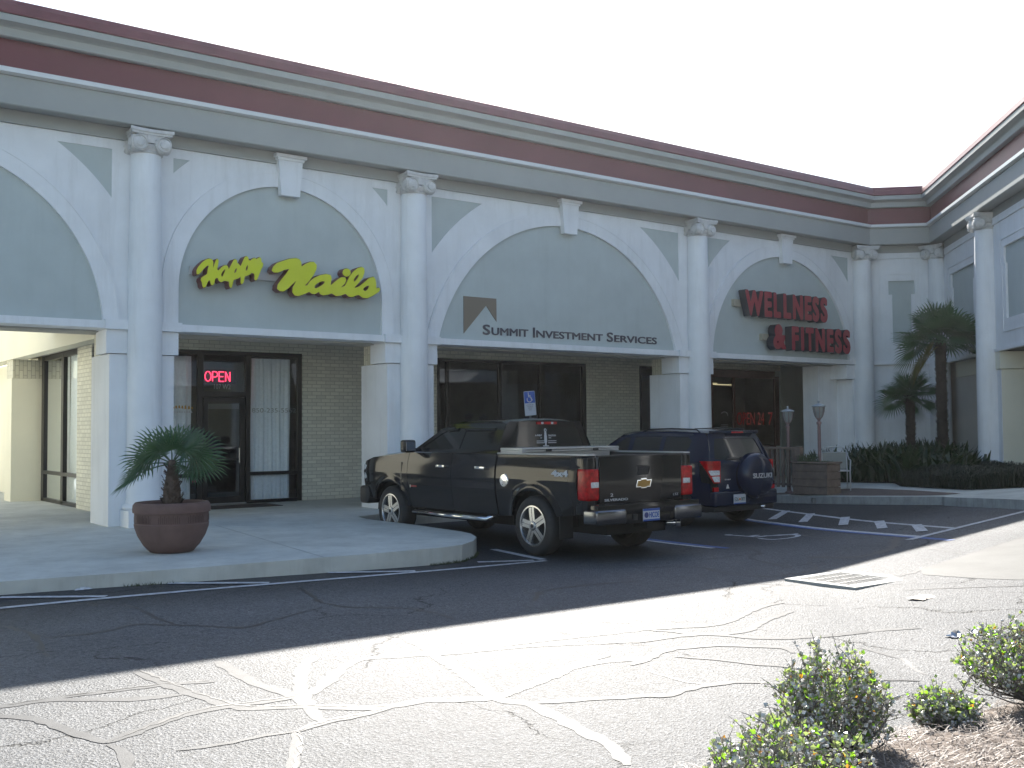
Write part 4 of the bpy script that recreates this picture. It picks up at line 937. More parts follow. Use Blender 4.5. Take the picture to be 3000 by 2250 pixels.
for sd in (-1, 1):
    side_panel('bed_side', TR, seam(bed), (-1.15, .85, .45, 1.4), hw_t, M_blk, sd)
    d_ = side_panel('rear_door', TR, seam(rdoor), (.8, 1.95, .45, 1.4), hw_t, M_blk, sd)
    d2 = side_panel('front_door', TR, seam(fdoor), (1.85, 3.2, .45, 1.4), hw_t, M_blk, sd)
    side_panel('front_fender', TR, seam(fend), (3.0, 4.62, .45, 1.4), hw_t, M_blk, sd)
    side_panel('cab_side', TR, SUB(green, wr, wf), (.8, 3.15, 1.34, 1.86), hwg, M_blk, sd)
    side_panel('side_window', TR, INS(wr, -.01), (.95, 1.95, 1.38, 1.8), hwg, M_tint, sd, inset=.012, th=.004)
    side_panel('side_window', TR, INS(wf, -.01), (1.9, 2.95, 1.38, 1.8), hwg, M_tint, sd, inset=.012, th=.004)
    # rain visors over windows
    for (ya, yb_) in ((1.08, 1.84), (2.0, 2.3)):
        m2 = MB(); m2.grid(lambda u, v: (sd*(hwg(0, 1.74-.05*v)+.008+.012*math.sin(v*PI)), ya+(yb_-ya)*u, 1.752-.05*v - (.03*max(0, u-.4) if ya > 1.9 else 0)), 8, 3); obj('window_visor', m2, M_tint, TR, smooth=True)
    for dd, (ya, yb_) in ((d_, (1.02, 1.25)), (d2, (2.03, 2.26))):
        m2 = MB(); m2.rbox(*sorted((sd*(hw_t(1.2, 1.165)+.035), sd*(hw_t(1.2, 1.165)+.052))), ya, yb_, 1.145, 1.185, .008)
        m2.rbox(*sorted((sd*(hw_t(1.2, 1.165)-.003), sd*(hw_t(1.2, 1.165)+.04))), ya, ya+.03, 1.15, 1.18, .005); m2.rbox(*sorted((sd*(hw_t(1.2, 1.165)-.003), sd*(hw_t(1.2, 1.165)+.04))), yb_-.03, yb_, 1.15, 1.18, .005)
        obj('door_handle', m2, M_chrome, dd, auto=35)
    # mirrors
    m2 = MB(); m2.rbox(*sorted((sd*.99, sd*1.20)), 2.86, 3.02, 1.36, 1.56, .045, 3); m2.box(*sorted((sd*.90, sd*1.0)), 2.90, 2.98, 1.37, 1.43)
    mi = obj('door_mirror', m2, M_blk, TR, auto=40)
    m2 = MB(); m2.box(*sorted((sd*1.02, sd*1.18)), 2.852, 2.859, 1.39, 1.53); obj('mirror_glass', m2, M_chrome, mi)
    # step bar
    m2 = MB(); m2.tube([(sd*.80, .98, .50), (sd*.96, 1.06, .43), (sd*.97, 2.0, .425), (sd*.96, 2.98, .43), (sd*.80, 3.06, .50)], .038, n=14); obj('step_bar', m2, M_chrome, TR, smooth=True)
    m2 = MB(); m2.box(*sorted((sd*.955, sd*.985)), 1.15, 2.9, .462, .468); obj('step_pad', m2, M_plast, TR)
    for cy in (0, WB):
        wheel(TR, sd*.85, cy, RW, RW, .27, 'truck', sd < 0)
        m2 = MB()   # wheel well liner
        m2.grid(lambda u, v: (sd*(.60+.32*v), cy+.50*math.cos(PI*u), .40+.50*math.sin(PI*u)), 18, 1); obj('wheel_well', m2, M_under, TR, smooth=True)
    m2 = MB(); m2.rbox(*sorted((sd*.80, sd*.972)), -1.10, -.86, .60, 1.355, .03); obj('bed_post', m2, M_blk, TR, auto=40)
    # tail lamps
    m2 = MB(); m2.rbox(*sorted((sd*.775, sd*.993)), -1.118, -.915, .79, 1.20, .035, 3); tl = obj('tail_lamp', m2, M_tail, TR, auto=40)
    m2 = MB(); m2.rbox(*sorted((sd*.79, sd*.93)), -1.124, -1.10, .955, 1.03, .012); obj('reversing_lens', m2, M_clear, tl, auto=40)
    # bed rail cap
    m2 = MB(); m2.rbox(*sorted((sd*.83, sd*.958)), -1.10, .82, 1.366, 1.386, .008); obj('bed_rail_cap', m2, M_alu, TR)
    m2 = MB(); m2.box(*sorted((sd*.80, sd*.82)), -1.06, .80, .80, 1.366); obj('bed_inner_wall', m2, M_plast, TR)
    # mud flap
    m2 = MB(); m2.box(*sorted((sd*.72, sd*.95)), -.53, -.515, .26, .62); obj('mud_flap', m2, M_plast, TR)
    # headlamp
    m2 = MB(); m2.rbox(*sorted((sd*.62, sd*.955)), 4.38, 4.56, .88, 1.16, .04); obj('headlamp', m2, M_clear, TR, auto=40)
# bowed fender vent / badge / fuel cap / 4x4 on the left side
m2 = MB(); m2.rbox(-1.005, -.985, 3.28, 3.31, .78, 1.2, .006); obj('fender_trim', m2, M_blk, TR)
m2 = MB(); m2.rbox(-hw_t(2.95, .83)-.006, -hw_t(2.95, .83)+.004, 2.86, 3.02, .82, .845, .003); obj('door_badge', m2, mat('red_badge', (.25, .02, .02), rough=.4), TR)
m2 = MB(); m2.rbox(-hw_t(3.0, .83)-.007, -hw_t(3.0, .83)+.004, 3.03, 3.045, .805, .855, .003); obj('badge_end', m2, M_chrome, TR)
m2 = MB(); m2.lathe([(.0, -hw_t(.6, 1.0)-.014), (.085, -hw_t(.6, 1.0)-.012), (.095, -hw_t(.6, 1.0)+.002)], c=(0, .60, 1.0), n=32, axis='x', cap=False)
for k in range(6):
    a = k*PI/3; m2.lathe([(0, -hw_t(.6, 1)-.019), (.008, -hw_t(.6, 1)-.018), (.01, -hw_t(.6, 1)-.012)], c=(0, .6+.066*math.cos(a), 1.0+.066*math.sin(a)), n=8, axis='x', cap=False)
obj('fuel_cap', m2, M_chrome, TR, auto=40)
m2 = MB()
# text on the left side faces -X: local X runs toward -Y (rear) when seen from the left
def side_text(m2, t, y, z, w, h, x): put_text(m2, t, Matrix.Translation((x, y, z)) @ Matrix.Rotation(-PI/2, 4, 'Z') @ Matrix.Rotation(PI/2, 4, 'X'), w=w, h=h, extr=.002, bold=.05)
xx = -hw_t(-.5, 1.13)-.006
side_text(m2, '4x4', -.42, 1.09, .34, .085, xx)
obj('side_lettering', m2, M_whitev, TR)
# bed floor, bulkhead, tailgate
m2 = MB(); m2.box(-.80, .80, -1.05, .80, .78, .80); m2.box(-.80, .80, .78, .80, .8, 1.366); obj('bed_floor', m2, M_plast, TR)
def rear_y(x, z): return -1.125+.03*(x/.8)**2-.008*math.sin(PI*min(1, max(0, (z-.75)/.55)))
def rear_panel(name, par, f, bnd, yf, m, cell=.03, th=.02, inset=0., auto=38):
    m2 = MB(); sheet(m2, ms(f, *bnd, cell), lambda u, v, d: (u, yf(u, v)+inset+d, v), th); return obj(name, m2, m, par, auto=auto)
tgf = F_poly([(-.765, .75), (.765, .75), (.765, 1.33), (.75, 1.355), (-.75, 1.355), (-.765, 1.33)])
tg = rear_panel('tailgate', TR, SUB(tgf, F_poly([(-.11, 1.10), (.11, 1.10), (.13, 1.22), (-.13, 1.22)])), (-.8, .8, .72, 1.38), rear_y, M_blk, .022)
m2 = MB(); m2.rbox(-.79, .79, -1.12, -1.06, 1.35, 1.372, .008); obj('tailgate_cap', m2, M_plast, tg)
rear_panel('tailgate_handle', tg, F_poly([(-.12, 1.11), (.12, 1.11), (.135, 1.215), (-.135, 1.215)]), (-.15, .15, 1.08, 1.25), rear_y, M_plast, .02, inset=.012)
m2 = MB(); m2.rbox(-.07, .07, -1.128, -1.11, 1.145, 1.19, .006); obj('latch', m2, M_plast, tg)
bow = [(-.13, -.042), (-.045, -.042), (-.045, -.055), (.05, -.055), (.05, -.042), (.11, -.042), (.135, .042), (.05, .042), (.05, .06), (-.045, .06), (-.045, .042), (-.105, .042)]
m2 = MB(); m2.prism([(p[0]*1.12, -1.142, .985+p[1]*1.15) for p in bow], (0, .012, 0)); o = obj('emblem_border', m2, M_chrome, tg)
m2 = MB(); m2.prism([(p[0]*.96, -1.148, .985+p[1]*.88) for p in bow], (0, .006, 0)); obj('emblem', m2, M_gold, tg)
m2 = MB(); put_text(m2, 'SILVERADO', face_M(-.70, -1.122, .775), w=.42, h=.032, extr=.004, bold=.02); put_text(m2, 'LTZ', face_M(.58, -1.124, .80), w=.10, h=.03, extr=.004); put_text(m2, '2', face_M(-.60, -1.128, .835), w=.05, h=.04, extr=.003)
obj('tailgate_lettering', m2, M_whitev, tg)
# bumper
m2 = MB(); m2.rbox(-.95, .95, -1.27, -1.10, .60, .745, .03); m2.rbox(-.50, .50, -1.24, -1.10, .47, .62, .03); bp = obj('rear_bumper', m2, M_blk, TR, auto=40)
for sd in (-1, 1):
    m2 = MB(); pts = [(.45, -1.285), (.90, -1.27), (.985, -1.20), (.985, -.98), (.95, -.98), (.945, -1.18), (.88, -1.235), (.45, -1.25)]
    m2.rbox(*sorted((sd*.45, sd*.99)), -1.288, -1.02, .485, .675, .04, 3); obj('bumper_corner', m2, M_bump, bp, auto=30)
m2 = MB(); m2.box(-.155, .155, -1.278, -1.272, .50, .66); pl = obj('number_plate', m2, M_platew, bp)
m2 = MB(); m2.box(-.155, .155, -1.282, -1.2785, .632, .66); m2.box(-.155, .155, -1.282, -1.2785, .50, .522); obj('plate_bands', m2, M_bluev, pl)
m2 = MB(); put_text(m2, 'HICOE', face_M(-.045, -1.279, .54), w=.185, h=.075, extr=.003, bold=.02); obj('plate_number', m2, M_bluev, pl)
m2 = MB(); m2.lathe([(0, -1.282), (.038, -1.282), (.038, -1.279)], c=(-.095, 0, .577), n=20, axis='y', cap=False); obj('plate_badge', m2, mat('plate_badge', (.05, .06, .2), rough=.5), pl)
m2 = MB(); m2.box(-.32, -.24, -1.262, -1.235, .52, .60); m2.box(.55, .56, -1.2, -1.19, .4, .47); obj('socket', m2, M_plast, bp)
m2 = MB(); m2.box(-.06, .06, -1.25, -1.0, .40, .48); obj('tow_hitch', m2, M_under, TR)
m2 = MB(); m2.tube([(.52, -.2, .45), (.52, -.75, .42), (.60, -.95, .42), (.72, -1.12, .42)], [.04, .04, .045, .052], n=16); obj('tailpipe', m2, M_chrome, TR, smooth=True)
# underbody & cab core
m2 = MB(); m2.box(-.55, .55, -1.0, 4.3, .32, .56); m2.box(-.62, .62, -1.05, 4.4, .56, .78); obj('chassis', m2, M_under, TR)
m2 = MB(); m2.box(-.90, .90, .88, 3.10, .48, 1.34); m2.box(-.84, .84, 4.14, 4.42, .56, 1.15); m2.box(-.6, .6, 3.0, 4.42, .56, 1.18); obj('cab_core', m2, M_under, TR)
m2 = MB(); m2.tube([(-.7, 0, .40), (.7, 0, .40)], .06, n=12); m2.lathe([(0, -.1), (.15, -.08), (.15, .08), (0, .1)], c=(0, 0, .4), n=16, axis='y'); obj('rear_axle', m2, M_under, TR)
# hood, windshield, roof
def hood(u, v):
    y = 3.06+1.48*v; w = hw_t(y, 1.2)-.045-.03*ss((v-.7)/.3); x = (2*u-1)*w; e = abs(2*u-1)
    return (x, y, 1.365+.055*(1-e**3)-.10*v-.10*max(0, v-.5)**2*2-.02*e**8 + .012*math.exp(-((e-.5)/.12)**2))
m2 = MB(); m2.grid(hood, 24, 14); obj('hood', m2, M_blk, TR, smooth=True)
m2 = MB(); m2.grid(lambda u, v: ((2*u-1)*(.88-.22*v), 3.12-.86*v-.10*(1-(2*u-1)**2)*-1*(1-.6*v)*.9, 1.385+.425*v), 16, 6); obj('windshield', m2, M_tint, TR, smooth=True)
def roof(u, v):
    e = 2*u-1; y = .90+1.42*v; w = .705; x = e*w
    return (x, y, 1.822+.055*(1-abs(e)**3)-.035*max(0, (v-.75)/.25)**2-.03*max(0, (.12-v)/.12)**2)
m2 = MB(); m2.grid(roof, 20, 14); obj('roof', m2, M_blk, TR, smooth=True)
bw = F_poly([(-.925, 1.0), (-.925, 1.36), (-.89, 1.40), (-.725, 1.78), (-.67, 1.83), (.67, 1.83), (.725, 1.78), (.89, 1.40), (.925, 1.36), (.925, 1.0)])
rg = F_poly([(-.76, 1.40), (-.70, 1.55), (-.63, 1.72), (-.58, 1.745), (.58, 1.745), (.63, 1.72), (.70, 1.55), (.76, 1.40)])
cy_ = lambda x, z: .845+.06*max(0, z-1.4)+.09*max(0, (abs(x)/(1.3-.36*z+.02))-.8)
rear_panel('cab_back', TR, SUB(bw, rg), (-.96, .96, .96, 1.86), cy_, M_blk, .025)
o = rear_panel('rear_window', TR, INS(rg, -.012), (-.8, .8, 1.36, 1.78), cy_, M_tint, .04, inset=.01, th=.004)
m2 = MB(); yd = .848
dec = [(.006, [(0, 1.72+.0), (.016, 1.71), (.016, 1.685), (0, 1.675), (-.016, 1.685), (-.016, 1.71), (0, 1.72)]), (.02, [(0, 1.655), (0, 1.60)]), (.025, [(0, 1.61), (0, 1.53)]), (.014, [(0, 1.53), (0, 1.48)]), (.008, [(-.05, 1.465), (.05, 1.465)])]
sheet(m2, ms(F_strokes(dec), -.1, .1, 1.44, 1.75, .006), lambda u, v, d: (u-.02, yd-d+.06*max(0, v-1.4), v), .002)
for t, x0, z0, w, h in (('A PHILP', -.20, 1.61, .13, .026), ('TRADITION', .05, 1.605, .15, .026), ('OF', -.10, 1.575, .03, .018), ('INC', .06, 1.575, .05, .018), ('EST 1887', -.085, 1.42, .15, .024)):
    put_text(m2, t, face_M(x0-.02, yd-.001+.06*(z0-1.4), z0), w=w, h=h, extr=.002, bold=.02)
for z0 in (1.535, 1.508): m2.box(-.20, -.05, yd-.002, yd, z0, z0+.009); m2.box(.02, .18, yd-.002, yd, z0, z0+.009)
obj('window_decal', m2, M_whitev, o)
m2 = MB(); m2.rbox(-.19, .19, .842, .90, 1.785, 1.822, .008); o = obj('high_brake_lamp', m2, M_tail, TR)
for x0 in (-.115, .075): 
    m2 = MB(); m2.rbox(x0, x0+.04, .836, .86, 1.788, 1.819, .005); obj('cargo_lens', m2, M_clear, o)
# front end
m2 = MB(); m2.rbox(-.62, .62, 4.40, 4.58, .80, 1.17, .04); obj('grille', m2, M_plast, TR, auto=40)
m2 = MB(); m2.rbox(-.98, .98, 4.40, 4.66, .48, .78, .06, 3); obj('front_bumper', m2, M_plast, TR, auto=40)
# aluminium toolbox across the bed
TB = thing('truck_toolbox', 'silver tread plate toolbox lying across the bed of the black pickup', 'toolbox', (9.58-.02, 11.04+.52*.97, gz(9.6, 11)+1.39*.97), R(1.23), sc=.97)
m2 = MB(); m2.rbox(-.93, .93, -.24, .24, .0, .03, .008); m2.rbox(-.93, .93, -.25, .25, .03, .065, .014); obj('lid', m2, M_alu, TB, auto=35)
m2 = MB(); m2.box(-.76, .76, -.22, .22, -.32, -.002); obj('box_body', m2, M_alu, TB)
for x in (-.45, .45):
    m2 = MB(); m2.rbox(x-.05, x+.05, -.262, -.249, .01, .045, .004); obj('latch', m2, M_plast, TB)

# ---------------------------------------------------------------- small suv
SU = thing('compact_suv', 'dark blue compact suv with covered spare wheel parked right of the black pickup', 'suv', (13.84, 12.70, gz(13.9, 12.7)), R(1.5), sc=.985)
def hw_s(y, z):
    w = .83 + .07*ss((z-.30)/.35) - .03*ss((z-.85)/.25)
    w -= .08*ss((y-2.75)/.7)**2 + .05*ss((-.35-y)/.5)**2
    for cy in (0, 2.64):
        r_ = math.hypot(y-cy, z-.36); w += .03*math.exp(-((r_-.45)/.06)**2)
    return w
arch2 = lambda cy: (lambda X, Z: np.hypot(X-cy, Z-.36)-.425)
rq = SUB(F_poly([(-.76, .40), (-.3, .36), (.5, .34), (.52, .50), (.62, .75), (.70, 1.09), (-.74, 1.12), (-.78, .8)]), arch2(0), F_poly([(-.9, .74), (-.60, .78), (-.53, 1.13), (-.9, 1.13)]))
rd = SUB(F_poly([(.42, .34), (1.42, .34), (1.42, 1.075), (.70, 1.09), (.62, .75), (.52, .5)]), arch2(0))
fd = F_poly([(1.42, .34), (2.18, .34), (2.26, .6), (2.26, 1.05), (1.42, 1.075)])
ff = SUB(F_poly([(2.18, .34), (3.25, .40), (3.42, .5), (3.40, .82), (3.1, .96), (2.26, 1.05), (2.26, .6)]), arch2(2.64))
hgs = lambda y, z: .875-.045*ss((-.25-y)/.5) - max(0, z-1.06)*.40 - .03*ss((z-1.5)/.12)
gr = F_poly([(-.735, 1.10), (-.66, 1.30), (-.56, 1.52), (-.46, 1.60), (.2, 1.625), (1.1, 1.61), (1.42, 1.55), (2.30, 1.05)])
wq = F_poly([(.02, 1.15), (-.14, 1.20), (-.24, 1.36), (-.26, 1.47), (-.15, 1.53), (.36, 1.54), (.36, 1.15)]); w2_ = F_poly([(.45, 1.15), (.45, 1.545), (1.12, 1.54), (1.12, 1.12)]); w3_ = F_poly([(1.22, 1.12), (1.22, 1.53), (1.36, 1.50), (1.98, 1.12)])
for sd in (-1, 1):
    side_panel('rear_quarter', SU, seam(rq), (-.85, .8, .3, 1.15), hw_s, M_navp, sd)
    d1 = side_panel('rear_door', SU, seam(rd), (.35, 1.5, .3, 1.12), hw_s, M_navp, sd); d2 = side_panel('front_door', SU, seam(fd), (1.38, 2.32, .3, 1.12), hw_s, M_navp, sd)
    side_panel('front_fender', SU, seam(ff), (2.1, 3.5, .3, 1.12), hw_s, M_navp, sd)
    side_panel('cab_side', SU, SUB(gr, wq, w2_, w3_), (-.8, 2.35, 1.03, 1.66), hgs, M_navp, sd)
    for w_f, b_ in ((wq, (-.3, .42, 1.1, 1.58)), (w2_, (.4, 1.18, 1.08, 1.58)), (w3_, (1.18, 2.05, 1.08, 1.56))):
        side_panel('side_window', SU, INS(w_f, -.01), b_, hgs, M_tint, sd, inset=.01, th=.004)
    for dd, y in ((d1, .62), (d2, 1.50)):
        m2 = MB(); m2.rbox(*sorted((sd*(hw_s(y, .95)+.02), sd*(hw_s(y, .95)+.036))), y, y+.18, .94, .97, .006); m2.box(*sorted((sd*(hw_s(y, .95)-.01), sd*(hw_s(y, .95)+.022))), y+.01, y+.03, .945, .965); m2.box(*sorted((sd*(hw_s(y, .95)-.01), sd*(hw_s(y, .95)+.022))), y+.15, y+.17, .945, .965); obj('door_handle', m2, M_navp, dd)
    m2 = MB(); m2.rbox(*sorted((sd*.90, sd*1.06)), 1.98, 2.12, 1.06, 1.20, .035, 3); m2.box(*sorted((sd*.84, sd*.92)), 2.0, 2.08, 1.07, 1.12); obj('door_mirror', m2, M_navp, SU, auto=40)
    for cy in (0, 2.64):
        wheel(SU, sd*.775, cy, .36, .36, .225, 'suv', sd < 0)
        m2 = MB(); m2.grid(lambda u, v: (sd*(.52+.30*v), cy+.435*math.cos(PI*u), .36+.435*math.sin(PI*u)), 16, 1); obj('wheel_well', m2, M_under, SU, smooth=True)
    # tail lamp: tall trapezoid wrapping the corner
    def M3t(u, v, d):
        # u: 0..1 along the corner path, v height
        P = [(.60, -.795), (.78, -.775), (.845, -.70), (.862, -.52)]
        L_ = [0, .45, .70, 1]
        for k in range(3):
            if u <= L_[k+1] or k == 2:
                t = (u-L_[k])/(L_[k+1]-L_[k]); x = P[k][0]+(P[k+1][0]-P[k][0])*t; y = P[k][1]+(P[k+1][1]-P[k][1])*t; break
        return (sd*(x-d*.8), y+d*.5, v)
    m2 = MB(); sheet(m2, ms(F_poly([(.02, .76), (.42, .755), (.9, 1.09), (.95, 1.125), (.02, 1.125)]), 0, 1, .72, 1.15, .03), M3t, -.02); tl = obj('tail_lamp', m2, M_tail, SU, auto=40)
    m2 = MB(); sheet(m2, ms(F_poly([(.06, .775), (.36, .78), (.50, .87), (.06, .87)]), 0, 1, .72, 1.15, .02), lambda u, v, d: M3t(u, v, d-.024), -.004); obj('clear_lens', m2, M_clear, tl)
    m2 = MB(); sheet(m2, ms(F_poly([(.06, .89), (.53, .89), (.64, .97), (.06, .97)]), 0, 1, .72, 1.15, .02), lambda u, v, d: M3t(u, v, d-.024), -.004); obj('clear_lens', m2, M_clear, tl)
    m2 = MB(); m2.rbox(*sorted((sd*.68, sd*.80)), -.812, -.77, .62, .69, .01); obj('rear_reflector', m2, M_tail, SU)
    m2 = MB(); m2.tube([(sd*.60, -.35, 1.60), (sd*.61, -.28, 1.655), (sd*.62, .3, 1.672), (sd*.62, .85, 1.66), (sd*.61, 1.0, 1.61)], .014, n=8); obj('roof_rail', m2, M_plast, SU, smooth=True)
def ry_s(x, z):
    b_ = -.79+.10*(abs(x)/.85)**3
    if z > 1.08: b_ += (z-1.08)*.42
    if z < .55: b_ += (.55-z)*.25
    return b_
back = F_poly([(-.62, .46), (.62, .46), (.64, 1.08), (.80, 1.10), (.76, 1.22), (.66, 1.50), (.60, 1.60), (-.60, 1.60), (-.66, 1.50), (-.76, 1.22), (-.80, 1.10), (-.64, 1.08)])
rw_ = F_poly([(-.66, 1.155), (-.60, 1.33), (-.52, 1.50), (.52, 1.50), (.60, 1.33), (.66, 1.155), (.4, 1.13), (-.4, 1.13)])
bd_ = rear_panel('tailgate', SU, SUB(back, rw_), (-.85, .85, .42, 1.64), ry_s, M_navp, .025)
rear_panel('rear_window', SU, INS(rw_, -.012), (-.7, .7, 1.1, 1.54), ry_s, M_tint, .03, inset=.012, th=.004)
def roof_s(u, v):
    e = 2*u-1; y = -.56+2.05*v; return (e*.64, y, 1.60+.062*(1-abs(e)**3)-.03*max(0, (v-.75)/.25)**2-.01*max(0, (.1-v)/.1))
m2 = MB(); m2.grid(roof_s, 18, 14); obj('roof', m2, M_navp, SU, smooth=True)
m2 = MB(); m2.rbox(-.56, .56, -.66, -.50, 1.585, 1.635, .018); sp_ = obj('spoiler', m2, M_navp, SU, auto=40)
m2 = MB(); m2.rbox(-.15, .15, -.666, -.64, 1.59, 1.615, .005); obj('high_brake_lamp', m2, M_tail, sp_)
m2 = MB(); m2.tube([(.0, ry_s(0, 1.14)-.01, 1.14), (-.2, ry_s(0, 1.17)-.02, 1.17), (-.42, ry_s(.4, 1.15)-.02, 1.16)], .009, n=6); obj('rear_wiper', m2, M_plast, SU)
m2 = MB(); m2.grid(lambda u, v: ((2*u-1)*(.84-.2*v), 2.32-.85*v+.10*(1-(2*u-1)**2), 1.06+.51*v), 14, 6); obj('windshield', m2, M_tint, SU, smooth=True)
m2 = MB(); m2.grid(lambda u, v: ((2*u-1)*(.82-.06*v), 2.25+1.1*v, 1.06+.03*(1-abs(2*u-1)**3)-.10*v-.06*v*v), 16, 8); obj('hood', m2, M_navp, SU, smooth=True)
m2 = MB(); m2.rbox(-.82, .82, -.86, -.55, .36, .62, .05, 3); bp = obj('rear_bumper', m2, M_navp, SU, auto=40)
m2 = MB(); m2.rbox(-.78, .78, -.80, -.5, .27, .37, .03); obj('bumper_skirt', m2, M_plast, bp)
m2 = MB(); m2.rbox(-.80, .80, 3.1, 3.44, .32, .80, .06, 3); obj('front_bumper', m2, M_navp, SU, auto=40)
m2 = MB(); m2.box(-.72, .72, -.6, 3.2, .26, .45); m2.box(-.78, .78, .44, 2.2, .34, 1.02); m2.box(-.55, .55, -.68, 3.2, .4, .95); m2.box(-.76, .76, -.66, -.44, .5, 1.05); obj('cab_core', m2, M_under, SU)
# spare wheel cover
SX = .17
m2 = MB(); m2.lathe([(.0, -1.055), (.18, -1.05), (.29, -1.035), (.35, -1.01), (.385, -.955), (.395, -.90), (.39, -.80), (.36, -.76)], c=(SX, 0, .86), n=48, axis='y', cap=False)
sc_ = obj('spare_wheel_cover', m2, M_navp, SU, auto=40)
m2 = MB(); put_text(m2, 'SUZUKI', face_M(SX-.25, -1.044, .825), w=.50, h=.085, extr=.012, bold=.03); obj('cover_lettering', m2, mat('silver_letter', (.45, .46, .48), rough=.3, metal=.3), sc_)
m2 = MB(); m2.box(-.37, -.06, -.868, -.862, .40, .56); pl = obj('number_plate', m2, M_platew, bp)
m2 = MB(); put_text(m2, 'E26', face_M(-.35, -.869, .445), w=.10, h=.065, extr=.002, bold=.01); put_text(m2, '00Y', face_M(-.18, -.869, .445), w=.10, h=.065, extr=.002, bold=.01)
obj('plate_number', m2, mat('plate_green', (.05, .10, .09), rough=.5), pl)
m2 = MB(); m2.lathe([(0, -.871), (.022, -.871), (.022, -.868)], c=(-.215, 0, .475), n=14, axis='y', cap=False); obj('plate_orange', m2, mat('plate_orange', (.5, .15, .03)), pl)
m2 = MB(); m2.box(-.37, -.06, -.871, -.8685, .40, .418); obj('plate_bands', m2, M_bluev, pl)
m2 = MB(); put_text(m2, 'VITARA', face_M(-.50, ry_s(-.45, .8)-.006, .80), w=.16, h=.022, extr=.003); obj('tailgate_lettering', m2, M_whitev, SU); m2 = MB()
m2.prism([(-.46, ry_s(-.4, .68)-.004, .66), (-.38, ry_s(-.4, .68)-.004, .66), (-.41, ry_s(-.4, .68)-.004, .73), (-.43, ry_s(-.4, .68)-.004, .73)], (0, .003, 0)); obj('bumper_decal', m2, M_whitev, SU)
m2 = MB(); m2.tube([(.45, -.4, .33), (.45, -.86, .32)], .028, n=12); obj('tailpipe', m2, M_chrome, SU, smooth=True)
m2 = MB(); m2.tube([(-.6, 0, .36), (.6, 0, .36)], .05, n=10); obj('rear_axle', m2, M_under, SU)

# ============================================================ fan palms
M_palm = mat('palm_leaf', (.058, .105, .055), rough=.42, spec=.5, col2=(.032, .070, .042), vscale=5, trans=.22)
M_palmy = mat('palm_leaf_dry', (.16, .13, .04), rough=.6, col2=(.07, .08, .03), vscale=5, trans=.2)
M_petiole = mat('palm_petiole', (.09, .12, .05), rough=.5)
M_boot = mat('palm_boot_fibre', (.13, .095, .075), rough=.95, col2=(.055, .04, .032), vscale=22, bump=.5)
M_bootd = mat('dark_palm_fibre', (.060, .046, .038), rough=.95, col2=(.022, .018, .016), vscale=22, bump=.5)
def frond(name, par, base, az, el, plen, rad, nseg=34, spread=300, fold=.35, droop=.35, m=None, split=.45, pw=.011, tilt=0, roll=0):
    """petiole from base going out at azimuth az and elevation el, then a fan of segments"""
    d = Vector((math.cos(az)*math.cos(el), math.sin(az)*math.cos(el), math.sin(el)))
    base = Vector(base); side = Vector((-math.sin(az), math.cos(az), 0)); 
    pts = []; 
    for i in range(6):
        t = i/5; pts.append(base+d*plen*t+Vector((0, 0, -plen*.18*t*t)))
    hub = pts[-1]; fwd = (pts[-1]-pts[-2]).normalized(); up = side.cross(fwd).normalized(); 
    if up.z < 0: up = -up
    ct, st_ = math.cos(R(tilt)), math.sin(R(tilt)); fwd, up = fwd*ct-up*st_, up*ct+fwd*st_
    cr_, sr_ = math.cos(R(roll)), math.sin(R(roll)); side, up = side*cr_+up*sr_, up*cr_-side*sr_
    mb = MB(); mb.tube(pts, [pw*1.5, pw*1.2, pw, pw, pw*.9, pw*.8], n=5)
    V = []; Fc = []
    for k in range(nseg):
        a = R(-spread/2+spread*(k+.5)/nseg); da = R(spread/nseg)/2
        L_ = rad*(.80+.20*math.cos(a*.6))*random.uniform(.93, 1.05)
        dir_ = lambda b_: fwd*math.cos(b_)+side*math.sin(b_)
        fz = fold*abs(math.sin(a))
        def P(r, b_, lift=0.):
            q = hub+dir_(b_)*r + up*(fz*r*.55+lift) ; dz = droop*rad*(r/rad)**2.6*(.7+.6*random.random()*0)
            return q-Vector((0, 0, dz*(1+.5*abs(math.sin(a)))))
        rs = split*L_
        w2 = da
        n0 = len(V)
        V += [P(.02, a), P(rs, a-w2*.98, -.004), P(rs, a, .010), P(rs, a+w2*.98, -.004), P(L_*.78, a-w2*.36), P(L_*.78, a, .004), P(L_*.78, a+w2*.36), P(L_, a)-Vector((0, 0, random.uniform(0, .08)*rad))]
        Fc += [(n0, n0+1, n0+2), (n0, n0+2, n0+3), (n0+1, n0+4, n0+5, n0+2), (n0+2, n0+5, n0+6, n0+3), (n0+4, n0+7, n0+5), (n0+5, n0+7, n0+6)]
    mb.add(V, Fc)
    return obj(name, mb, m or M_palm, par)
def boots(mb, z0, z1, r0, r1, n, L=.09, bend=.0, up=.7):
    for i in range(n):
        t = random.random(); z = z0+(z1-z0)*t; r = r0+(r1-r0)*t; a = random.uniform(0, 2*PI)
        o = Vector((math.cos(a), math.sin(a), 0)); tn = Vector((-math.sin(a), math.cos(a), 0)); l = L*random.uniform(.6, 1.2)
        w = random.uniform(.012, .022)*(r0/.07)**.5; b_ = o*(r*.85)+Vector((bend*t, 0, z)); e = b_+o*l*(1-up*.6)+Vector((0, 0, l*up*random.uniform(.6, 1.3)))
        mb.add([b_-tn*w, b_+tn*w, e+tn*w*.5, e-tn*w*.5, b_-Vector((0, 0, w))-o*.01, e-o*.012+Vector((0, 0, -.004))], [(0, 1, 2, 3), (0, 4, 1), (1, 4, 5, 2), (4, 0, 3, 5), (3, 2, 5)])

